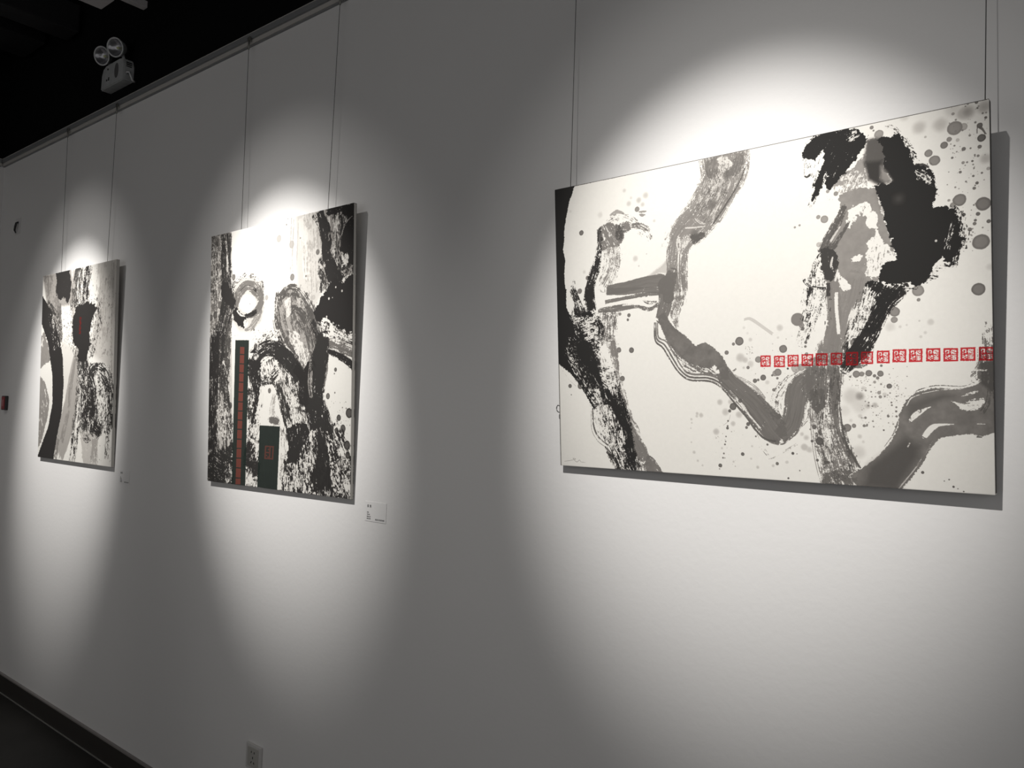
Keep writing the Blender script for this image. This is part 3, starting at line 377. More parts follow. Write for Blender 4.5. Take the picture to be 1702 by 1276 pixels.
('t',[(642.6,440.1),(665.9,440.4),(665.4,465.7),(642.1,465.4)],['111111111111111','111111111111111','110000110000011','110110110101011','110110100010011','111100110001111','110111110100011','111111111111111','110110010000011','111010011101111','110101110000011','110011011101011','111101110000011','111111111111111','111111111111111'],'r',0.98),
('t',[(672.1,440.0),(694.2,440.3),(693.8,464.7),(671.6,464.4)],['111111111111111','111111111111111','110000110000011','110110110101011','110110100010011','111100110001111','110111110100011','111111111111111','110110010000011','111010011101111','110101110000011','110011011101011','111101110000011','111111111111111','111111111111111'],'r',0.98),
('t',[(700.9,439.6),(723.9,439.9),(723.4,466.4),(700.4,466.1)],['111111111111111','111111111111111','110000110000011','110110110101011','110110100010011','111100110001111','110111110100011','111111111111111','110110010000011','111010011101111','110101110000011','110011011101011','111101110000011','111111111111111','111111111111111'],'r',0.98),
('t',[(729.2,439.8),(751.3,440.1),(750.8,464.7),(728.7,464.4)],['111111111111111','111111111111111','110000110000011','110110110101011','110110100010011','111100110001111','110111110100011','111111111111111','110110010000011','111010011101111','110101110000011','110011011101011','111101110000011','111111111111111','111111111111111'],'r',0.98),
('t',[(758.0,439.2),(781.0,439.6),(780.5,464.0),(757.5,463.6)],['111111111111111','111111111111111','110000110000011','110110110101011','110110100010011','111100110001111','110111110100011','111111111111111','110110010000011','111010011101111','110101110000011','110011011101011','111101110000011','111111111111111','111111111111111'],'r',0.98),
('t',[(786.1,437.7),(809.9,438.2),(809.5,462.8),(785.6,462.4)],['111111111111111','111111111111111','110000110000011','110110110101011','110110100010011','111100110001111','110111110100011','111111111111111','110110010000011','111010011101111','110101110000011','110011011101011','111101110000011','111111111111111','111111111111111'],'r',0.98),
('t',[(814.4,438.0),(837.4,438.5),(837.0,463.1),(814.0,462.7)],['111111111111111','111111111111111','110000110000011','110110110101011','110110100010011','111100110001111','110111110100011','111111111111111','110110010000011','111010011101111','110101110000011','110011011101011','111101110000011','111111111111111','111111111111111'],'r',0.98),
('t',[(843.5,438.0),(867.1,438.5),(866.6,462.9),(843.1,462.5)],['111111111111111','111111111111111','110000110000011','110110110101011','110110100010011','111100110001111','110111110100011','111111111111111','110110010000011','111010011101111','110101110000011','110011011101011','111101110000011','111111111111111','111111111111111'],'r',0.98),
('t',[(872.1,438.8),(895.8,439.3),(895.4,463.7),(871.7,463.3)],['111111111111111','111111111111111','110000110000011','110110110101011','110110100010011','111100110001111','110111110100011','111111111111111','110110010000011','111010011101111','110101110000011','110011011101011','111101110000011','111111111111111','111111111111111'],'r',0.98),
('t',[(899.5,438.6),(923.1,439.1),(922.6,463.4),(899.1,463.0)],['111111111111111','111111111111111','110000110000011','110110110101011','110110100010011','111100110001111','110111110100011','111111111111111','110110010000011','111010011101111','110101110000011','110011011101011','111101110000011','111111111111111','111111111111111'],'r',0.98),
('t',[(928.4,439.0),(952.0,439.5),(951.6,463.9),(928.0,463.5)],['111111111111111','111111111111111','110000110000011','110110110101011','110110100010011','111100110001111','110111110100011','111111111111111','110110010000011','111010011101111','110101110000011','110011011101011','111101110000011','111111111111111','111111111111111'],'r',0.98)]
OPS2 = [
('p',[(552.0,-9.8),(671.9,-11.5),(864.9,-5.1),(866.7,228.9),(758.7,256.0),(698.9,279.5),(653.5,338.9),(621.6,302.4),(564.6,248.1),(555.0,167.2)],0.24,0,90,2,14,20,1.6),
('p',[(592.7,-8.7),(687.5,-4.2),(705.6,212.5),(645.5,323.7),(596.1,201.4)],0.46,0.6,86,2,0,90,5),
('p',[(560.6,16.8),(608.9,-1.2),(636.3,235.0),(596.4,221.3)],-0.5,0.45,86,2,0,90,7),
('p',[(687.5,-4.2),(864.9,-5.1),(866.7,228.9),(706.1,251.2)],0.6,0.3,82,2,0,80,5),
('s',[(523.9,-3.8,2.5),(520.4,77.2,4.2),(518.2,137.8,4.2),(522.5,193.9,3.3)],0.38,0.3,0.0,60,3,0.1),
('s',[(537.2,-1.8,2.5),(533.7,78.9,4.2),(531.5,139.4,4.2),(535.8,195.3,3.3)],0.38,0.3,0.0,60,3,0.1),
('s',[(563.6,2.1,2.5),(560.1,82.3,4.1),(557.9,142.4,4.1),(562.1,198.0,3.3)],0.38,0.3,0.0,60,3,0.1),
('p',[(-7.3,-2.2),(142.3,-2.0),(146.5,232.5),(146.5,552.6),(-1.3,550.2)],0.42,0,90,2,8,20,1.6),
('p',[(-7.5,-8.0),(142.3,-2.0),(145.5,199.5),(157.6,342.3),(146.5,552.6),(-1.3,550.2)],0.8,0.42,88,7,0,40,4),
('p',[(-7.5,-8.0),(77.3,-2.3),(88.3,338.0),(-1.3,550.2)],-0.6,0.66,75,7,0,10,4),
('s',[(95.5,-2.7,30.5),(100.1,78.8,34.3),(110.7,163.2,39.8),(130.0,242.1,51.6),(113.6,317.6,45.7),(80.1,392.6,40.3),(65.2,551.3,40.4)],0.965,0.24,0.0,60,3.4,0.1),
('s',[(26.0,-3.5,31.5),(28.2,121.2,31.3),(26.6,255.9,35.3)],0.93,0.62,0.0,16,3,0.1),
('s',[(133.5,2.4,8.0),(131.9,77.0,9.0),(135.5,132.6,7.0)],0.95,0.25,0.0,26,1.5,0.1),
('s',[(39.1,379.5,37.0),(36.8,550.8,36.8)],0.975,0.3,0.0,26,3,0.1),
('s',[(122.7,323.7,23.7),(131.8,395.2,21.7),(121.0,552.2,23.7)],0.9,0.45,0.0,26,3,0.1),
('s',[(104.5,29.2,5.0),(115.8,102.8,6.0),(120.3,153.1,4.0)],-0.75,0.3,0.0,26,3,0.1),
('p',[(163.3,206.6),(210.8,183.9),(285.9,183.2),(350.3,213.2),(367.7,266.9),(349.2,354.1),(282.0,389.5),(206.9,382.9),(157.6,342.3),(160.2,266.3)],0.22,0,90,2,9,20,1.6),
('s',[(177.5,294.8,13.5),(200.9,239.8,23.6),(258.9,218.0,17.8),(316.7,241.7,22.0),(346.6,280.9,16.2),(318.6,315.5,14.6),(273.1,329.3,9.8)],0.76,0.1,0.0,26,3.4,0.1),
('s',[(212.2,232.7,6.0),(258.9,218.0,5.4),(314.9,241.5,6.1)],0.94,0.5,0.0,26,3,0.1),
('s',[(163.3,206.6,11.7),(210.8,183.9,15.6),(276.6,180.7,12.0),(341.5,217.6,15.7),(358.6,261.0,10.5)],0.84,0.6,0.0,10,3,0.1),
('s',[(341.7,228.1,10.6),(359.1,281.9,12.6),(344.1,327.7,12.6)],0.7,0.6,0.0,12,3,0.1),
('p',[(163.4,307.4),(183.2,289.8),(214.6,319.0),(245.1,330.6),(257.8,348.5),(237.0,376.5),(201.6,363.8),(167.2,337.5)],0.975,0,90,3,0,20,1.6),
('s',[(233.9,332.0,6.1),(280.4,326.1,9.5),(318.6,317.1,7.9)],0.97,0.12,0.0,26,1.5,0.1),
('s',[(343.5,301.6,10.7),(321.9,341.9,22.7),(281.7,376.3,12.5),(244.7,382.2,5.0)],0.6,0.3,0.0,26,3,0.1),
('p',[(199.3,282.9),(220.5,257.6),(259.8,248.5),(301.7,260.0),(315.9,283.8),(305.5,305.1),(261.7,321.1),(219.1,308.5)],-1,0,90,3,0,20,1.6),
('p',[(234.3,345.9),(260.4,342.2),(264.7,364.8),(249.2,375.6),(234.8,365.7)],-0.92,0.15,90,3,0,20,1.6),
('s',[(188.4,305.3,3.1),(212.8,323.1,3.4),(243.3,330.5,2.2)],-0.9,0.1,0.0,26,1.5,0.1),
('p',[(73.9,204.1),(123.4,186.5),(162.8,255.7),(176.9,273.1),(161.3,304.5),(116.2,273.9),(80.1,237.9)],0.975,0.05,60,7,0,20,1.6),
('s',[(628.8,-3.2,7.9),(672.6,37.9,11.3),(700.3,95.5,12.0),(708.6,145.1,13.9),(690.0,181.8,16.9)],0.95,0.42,0.0,26,3,0.1),
('s',[(679.8,-1.4,14.7),(703.6,47.2,22.2),(719.4,98.0,25.7),(723.8,151.7,22.4),(747.0,207.2,28.1),(784.5,258.4,30.8)],0.975,0.1,0.0,26,3,0.1),
('s',[(774.7,23.7,30.1),(770.3,95.0,37.5),(768.7,152.2,39.5),(798.6,212.5,37.5)],0.95,0.5,0.0,30,3.4,0.1),
('s',[(782.1,24.8,10.5),(764.3,89.4,12.1),(757.7,165.3,10.5)],-0.8,0.42,0.0,30,3.4,0.1),
('p',[(718.2,-0.4),(864.9,-5.1),(866.5,210.3),(827.3,192.1),(803.2,161.0),(794.2,131.5),(797.4,89.1),(829.6,41.4),(793.0,12.1),(756.1,20.9),(729.9,26.7)],0.98,0.05,80,8,0,20,1.6),
('p',[(785.7,10.9),(836.6,14.0),(815.5,82.1),(794.1,126.7),(782.6,68.0)],0.96,0.35,80,7,0,30,3),
('s',[(852.5,42.4,2.0),(815.4,65.4,2.9),(794.0,110.1,3.0)],-0.5,0.35,0.0,26,1.5,0.1),
('s',[(682.5,200.5,11.6),(706.0,241.5,18.2),(692.7,274.1,9.2)],0.93,0.5,0.0,26,3,0.1),
('p',[(682.4,190.7),(743.3,206.8),(766.1,256.7),(698.9,284.3),(683.2,249.1)],0.95,0.5,70,7,0,20,3),
('p',[(657.5,348.9),(687.7,300.3),(721.6,276.6),(740.1,254.3),(769.5,233.3),(809.9,260.8),(831.3,244.0),(866.7,228.9),(868.1,427.4),(811.3,412.8),(760.2,393.6),(722.7,367.6),(700.1,375.7),(673.3,376.5)],0.98,0,90,7,0,20,1.6),
('p',[(794.5,164.8),(866.4,187.0),(866.9,266.0),(795.4,259.4),(784.0,211.0)],0.96,0.38,55,7,0,10,3.5),
('p',[(801.7,156.1),(837.9,169.8),(830.9,197.1),(802.2,203.5)],-0.9,0.45,60,7,0,8,3),
('d',[(736.9,302.8,4.3,-0.92,0),(772.1,267.7,3.3,-0.92,0),(726.4,363.0,3.8,-0.85,0),(804.4,282.8,4.2,-0.7,0),(755.5,300.9,1.9,-0.8,0)]),
('s',[(684.8,374.8,10.4),(745.5,406.9,25.0),(811.5,431.5,25.6),(868.3,443.4,25.2)],0.95,0.5,0.0,14,3.4,0.1),
('s',[(708.5,440.7,14.6),(782.8,455.8,23.4),(868.5,480.0,27.1)],0.8,0.22,0.0,60,3.4,0.1),
('p',[(722.8,377.1),(796.8,400.4),(840.2,449.0),(768.2,455.1),(708.2,414.4)],-0.95,0.62,30,7,0,9,4),
('s',[(745.9,440.0,3.8),(811.7,452.4,4.9),(868.5,473.2,5.0)],-0.5,0.4,0.0,60,4,0.1),
('s',[(735.2,475.0,9.4),(797.7,496.0,13.0),(868.9,534.8,13.3)],0.975,0.15,0.0,26,3,0.1),
('s',[(735.1,467.9,2.0),(797.6,484.3,2.5),(861.8,509.5,2.6)],-0.6,0.4,0.0,26,1.5,0.1),
('p',[(452.6,281.5),(515.2,246.2),(581.0,264.5),(641.8,338.1),(673.8,412.6),(674.8,479.9),(636.9,536.5),(585.5,530.5),(519.3,464.4),(459.0,386.2),(439.1,334.1)],0.5,0,90,2,14,20,1.6),
('p',[(452.6,281.5),(515.2,246.2),(581.0,264.5),(641.8,338.1),(673.8,412.6),(674.8,479.9),(636.9,536.5),(585.5,530.5),(519.3,464.4),(459.0,386.2),(439.1,334.1)],0.82,0.48,68,7,0,50,4),
('s',[(444.4,257.8,10.4),(440.9,334.2,22.3),(459.3,396.4,27.9),(500.8,453.7,28.8),(551.1,500.1,30.1),(601.6,545.4,28.0)],0.88,0.36,0.0,50,3.4,0.1),
('s',[(461.1,279.6,17.7),(507.0,255.6,19.7),(564.9,265.6,27.1),(607.4,306.2,32.8),(642.0,352.7,35.4),(666.8,402.6,36.3),(678.3,460.9,33.8),(659.8,513.0,35.1),(641.1,555.8,30.6)],0.88,0.34,0.0,50,3.4,0.1),
('s',[(646.2,372.4,14.8),(676.3,422.4,16.5),(686.2,480.3,18.2)],0.96,0.25,0.0,26,3,0.1),
('s',[(516.9,339.4,11.3),(549.6,322.7,13.0),(594.4,344.6,16.3),(618.8,380.5,14.8)],0.88,0.25,0.0,26,3,0.1),
('s',[(566.6,367.5,12.2),(607.2,399.4,18.1),(643.3,440.1,18.4)],0.86,0.4,0.0,26,3,0.1),
('p',[(550.9,396.3),(596.1,447.8),(636.1,483.4),(626.5,524.2),(589.2,518.4),(560.3,470.9),(530.8,420.1)],-0.88,0.22,68,6,0,60,4),
('p',[(486.8,291.8),(524.1,277.2),(529.4,340.2),(500.6,353.4)],-0.75,0.32,80,2,0,50,4),
('p',[(556.9,277.4),(597.7,300.5),(606.1,325.7),(565.8,317.9)],-0.5,0.4,60,2,0,40,4),
('p',[(505.3,383.8),(543.0,415.7),(560.0,456.1),(527.2,444.8)],-0.65,0.4,60,2,0,20,4),
('s',[(715.9,429.1,19.5),(702.8,471.4,28.7),(694.2,509.2,30.3),(679.7,561.3,34.9)],0.965,0.06,0.0,26,3,0.1),
('s',[(315.4,440.9,7.4),(372.9,413.4,15.4),(438.1,407.9,14.3),(477.1,442.6,13.2)],0.96,0.55,0.0,8,3,0.1),
('s',[(299.3,523.8,29.6),(338.7,473.0,33.9),(413.2,452.7,26.6),(486.2,478.1,30.3),(540.7,514.6,31.1),(585.9,559.8,30.2)],0.965,0.24,0.0,36,3.4,0.1),
('s',[(312.3,498.1,10.1),(347.4,463.0,10.5),(400.1,449.6,6.2)],-0.85,0.4,0.0,26,3,0.1),
('d',[(162.4,176.5,12.1,0.76,0),(450.7,65.6,13.5,0.42,0),(532.8,211.6,12.6,0.68,0),(526.6,95.7,14.2,0.46,0),(502.2,-1.9,4.1,0.9,0),(494.2,21.6,2.6,0.85,0),(674.0,139.6,9.8,0.78,0),(614.3,37.0,10.0,0.42,0),(610.7,215.3,4.0,0.76,0),(655.1,291.8,8.8,0.42,0),(380.2,271.6,9.4,0.45,0),(315.5,447.7,10.4,0.82,0),(303.0,383.8,4.7,0.85,0),(576.4,79.4,3.5,0.6,0),(71.2,276.0,15.6,0.85,0),(36.8,312.5,14.5,0.9,0),(6.2,321.7,13.5,0.88,0),(0.0,146.5,10.2,0.8,0),(20.2,277.9,11.2,0.8,0),(46.7,302.1,5.6,0.85,0)]),
('p',[(-1.0,411.4),(154.9,413.0),(169.3,729.4),(171.6,963.9),(-0.0,962.8)],0.35,0,90,2,6,20,1.6),
('p',[(-1.4,400.2),(140.0,406.9),(140.2,569.1),(169.6,740.0),(171.6,963.9),(-0.0,962.8)],0.9,0.42,86,7,0,44,4),
('s',[(31.3,390.6,35.0),(31.2,567.8,40.9),(20.7,677.8,43.0),(22.5,787.3,44.9),(19.4,874.6,34.7)],0.975,0.22,0.0,26,3,0.1),
('s',[(107.2,460.0,25.9),(105.4,557.8,27.7),(133.7,676.6,25.2),(155.5,750.9,19.2)],0.95,0.3,0.0,40,3,0.1),
('p',[(68.3,644.6),(143.2,665.8),(166.1,782.5),(83.3,796.0),(50.3,710.2)],-0.92,0.58,70,7,0,12,4),
('p',[(93.1,486.8),(161.5,472.7),(171.4,638.9),(127.5,633.7)],-0.8,0.72,80,7,0,14,3),
('p',[(-10.9,859.7),(54.8,840.3),(124.0,831.9),(171.2,792.9),(181.3,971.0),(-6.8,974.1)],0.965,0.2,25,9,0,20,4),
('p',[(116.7,912.1),(169.6,898.4),(171.5,961.3),(127.9,953.9)],-0.85,0.5,70,7,0,10,3.5),
('d',[(128.2,498.7,16.3,0.88,0),(152.8,664.1,12.8,0.88,0)]),
('s',[(310.3,493.3,41.8),(309.8,545.3,39.7),(330.9,592.2,28.3),(342.6,633.4,25.0),(327.8,684.9,21.2),(304.6,731.6,14.1)],0.975,0.1,0.0,26,3,0.1),
('p',[(264.2,586.4),(315.2,612.8),(317.5,705.6),(291.4,747.4),(268.0,727.2)],0.95,0.45,95,7,0,26,3),
('s',[(337.0,478.6,20.5),(400.3,461.3,25.3),(465.1,472.8,31.0),(520.2,514.5,30.6),(569.7,550.1,32.0),(604.1,599.2,33.7),(627.0,657.1,33.8)],0.965,0.16,0.0,36,3.4,0.1),
('p',[(357.3,505.0),(452.6,487.5),(553.3,535.1),(618.8,633.1),(632.0,728.8),(524.4,741.2),(490.7,702.6),(455.8,638.3),(420.5,587.9),(354.9,587.3)],0.9,0.46,72,7,0,50,4),
('p',[(452.7,492.5),(520.4,524.4),(571.0,623.4),(572.3,701.2),(489.9,663.0)],0.97,0.6,72,7,0,20,3),
('p',[(348.4,504.8),(452.9,502.6),(454.4,573.1),(403.1,582.6),(349.7,556.4)],-0.95,0.55,50,7,0,10,4.5),
('s',[(354.5,571.9,12.2),(402.7,564.8,23.8),(453.6,532.9,24.7)],0.95,0.38,0.0,16,3,0.1),
('s',[(454.7,588.2,16.5),(489.9,663.0,22.7),(524.2,726.5,25.5)],0.95,0.32,0.0,30,3,0.1),
('s',[(529.8,588.9,12.8),(555.3,647.8,16.0),(564.3,701.3,12.8)],-0.85,0.42,0.0,30,4,0.1),
('s',[(470.7,543.3,11.5),(505.7,623.3,13.0)],-0.75,0.45,0.0,40,4,0.1),
('s',[(570.2,579.5,6.2),(594.9,623.4,7.8),(607.6,671.7,6.3)],-0.8,0.35,0.0,26,3,0.1),
('p',[(350.6,594.9),(403.1,585.2),(442.3,603.2),(435.0,663.4),(405.8,704.0),(354.2,745.7),(296.1,752.4),(330.2,674.6)],-0.97,0.12,85,5,0,30,4),
('d',[(406.3,609.0,9.1,0.82,0)]),
('s',[(438.4,623.2,13.6),(422.6,683.7,20.5),(457.5,723.1,23.6)],0.5,0.45,0.0,60,3,0.1),
('s',[(406.0,714.1,8.2),(444.7,715.9,12.8),(466.0,722.9,8.5)],0.82,0.15,0.0,26,3,0.1),
('s',[(553.2,527.7,17.9),(605.8,556.6,17.5),(648.4,527.5,22.9)],0.98,0.04,0.0,26,1.5,0.1),
('s',[(712.1,429.3,24.2),(699.9,481.2,36.2),(683.1,528.4,41.0),(664.9,599.7,47.6),(671.9,661.5,48.6),(698.6,727.2,53.4),(724.1,791.8,56.3),(728.6,856.5,62.1),(714.7,936.1,62.0)],0.965,0.07,0.0,26,3,0.1),
('s',[(648.1,503.5,10.9),(641.4,575.5,14.0),(650.0,633.0,10.8)],-0.4,0.5,0.0,60,3,0.1),
('s',[(598.0,565.2,20.6),(604.3,613.8,23.7),(611.4,662.0,23.6)],0.975,0.1,0.0,26,1.5,0.1),
('s',[(720.5,496.2,10.5),(724.7,538.8,13.5),(714.1,590.6,9.0)],0.75,0.3,0.0,50,3,0.1),
('p',[(501.3,734.4),(635.7,719.2),(651.9,766.3),(620.1,819.8),(575.5,889.1),(498.7,898.7),(525.4,794.9)],0.97,0.07,80,9,0,20,3.4),
('p',[(485.0,919.2),(574.7,841.1),(651.9,766.3),(764.6,799.4),(829.5,850.9),(802.2,956.6),(759.2,969.2),(485.9,965.5)],0.975,0.36,86,9,0,22,4),
('p',[(574.8,845.9),(651.6,747.3),(689.8,746.2),(676.1,859.5),(623.7,947.6),(568.5,942.3)],-0.93,0.62,80,7,0,14,4),
('p',[(502.2,869.2),(590.8,854.7),(576.7,960.8),(495.7,957.4)],-0.93,0.6,85,7,0,12,4),
('p',[(711.0,637.7),(745.2,698.2),(800.0,724.7),(860.4,786.3),(861.3,893.8),(772.6,863.2),(727.5,763.8)],0.97,0.48,52,10,0,24,4.5),
('p',[(697.9,792.9),(857.4,840.3),(861.8,960.6),(700.1,960.3)],0.96,0.4,70,7,0,14,4),
('p',[(727.2,745.1),(800.4,770.5),(857.4,849.3),(858.3,956.4),(773.5,954.4)],-0.93,0.66,60,7,0,10,4.5),
('s',[(494.8,742.0,21.6),(499.6,820.4,19.8),(488.4,923.8,18.2)],0.8,0.6,0.0,26,3,0.1),
('p',[(268.6,748.0),(346.2,705.1),(352.3,958.3),(265.3,964.8)],0.93,0.52,112,7,0,22,4),
('s',[(297.3,798.7,25.2),(281.7,861.1,32.4),(272.3,887.3,19.8)],0.975,0.12,0.0,26,3,0.1),
('s',[(339.4,863.2,17.2),(324.1,894.5,24.8),(324.8,922.4,16.1)],0.97,0.12,0.0,26,3,0.1),
('p',[(272.9,737.5),(344.9,725.5),(338.0,807.3),(303.4,859.9)],-0.9,0.45,120,7,0,26,4),
('d',[(776.4,540.9,7.0,0.88,0),(770.7,553.8,2.8,0.85,0),(738.4,628.3,10.3,0.85,0),(774.3,616.7,3.2,0.8,0),(796.1,698.7,10.6,0.95,0),(847.7,682.8,16.3,0.96,0),(785.7,741.2,10.1,0.95,0),(756.7,739.7,13.9,0.96,0),(817.9,733.4,12.8,0.94,0),(839.5,787.2,15.4,0.97,0),(843.3,818.6,11.7,0.97,0),(315.5,446.6,11.5,0.8,0)]),
('n',70,718.5,642.4,860.2,759.3,0.94,2.82,0.8,21),
('n',60,291.0,382.1,502.5,453.7,1.05,3.16,0.8,22),
('n',24,152.0,156.3,363.9,406.8,1.1,2.75,0.6,23),
('t',[(181.1,416.9),(271.8,421.1),(266.1,960.7),(171.6,963.9)],['1'],'g',0.985),
('t',[(349.5,734.6),(472.9,735.6),(462.5,960.0),(338.2,959.4)],['1'],'g',0.985),
('t',[(214.4,443.5),(242.7,445.7),(241.8,471.7),(213.2,469.6)],['1'],'r',0.6),
('t',[(213.4,473.9),(241.9,475.9),(241.0,506.6),(212.1,504.7)],['1'],'r',0.6),
('t',[(212.2,509.0),(241.1,510.8),(240.1,540.3),(211.0,538.7)],['1'],'r',0.6),
('t',[(211.1,543.0),(240.3,544.6),(239.3,575.1),(209.8,573.7)],['1'],'r',0.6),
('t',[(209.9,578.0),(239.4,579.3),(238.4,612.0),(208.6,610.8)],['1'],'r',0.6),
('t',[(208.7,615.0),(238.5,616.2),(237.5,648.2),(207.4,647.3)],['1'],'r',0.6),
('t',[(207.5,651.5),(237.6,652.4),(236.7,682.3),(206.3,681.6)],['1'],'r',0.6),
('t',[(206.4,685.9),(236.8,686.5),(235.8,716.4),(205.1,715.9)],['1'],'r',0.6),
('t',[(205.2,720.2),(236.0,720.6),(235.0,750.4),(204.0,750.2)],['1'],'r',0.6),
('t',[(204.1,754.4),(235.1,754.6),(234.1,787.5),(202.8,787.6)],['1'],'r',0.6),
('t',[(202.9,791.7),(234.2,791.7),(233.3,821.4),(201.6,821.7)],['1'],'r',0.6),
('t',[(201.8,825.9),(233.4,825.6),(232.4,857.9),(200.4,858.4)],['1'],'r',0.6),
('t',[(200.5,862.6),(232.5,862.0),(231.5,894.3),(199.2,895.1)],['1'],'r',0.6),
('t',[(199.3,899.3),(231.6,898.4),(230.6,931.7),(198.0,932.8)],['1'],'r',0.6),
('t',[(198.1,937.0),(230.7,935.8),(229.9,957.6),(197.1,958.9)],['1'],'r',0.6),
('t',[(383.8,806.5),(438.9,806.2),(434.9,855.6),(379.7,855.0)],['111111','100101','101101','100101','111101','100101','110101','101101','111111'],'r',0.34)]
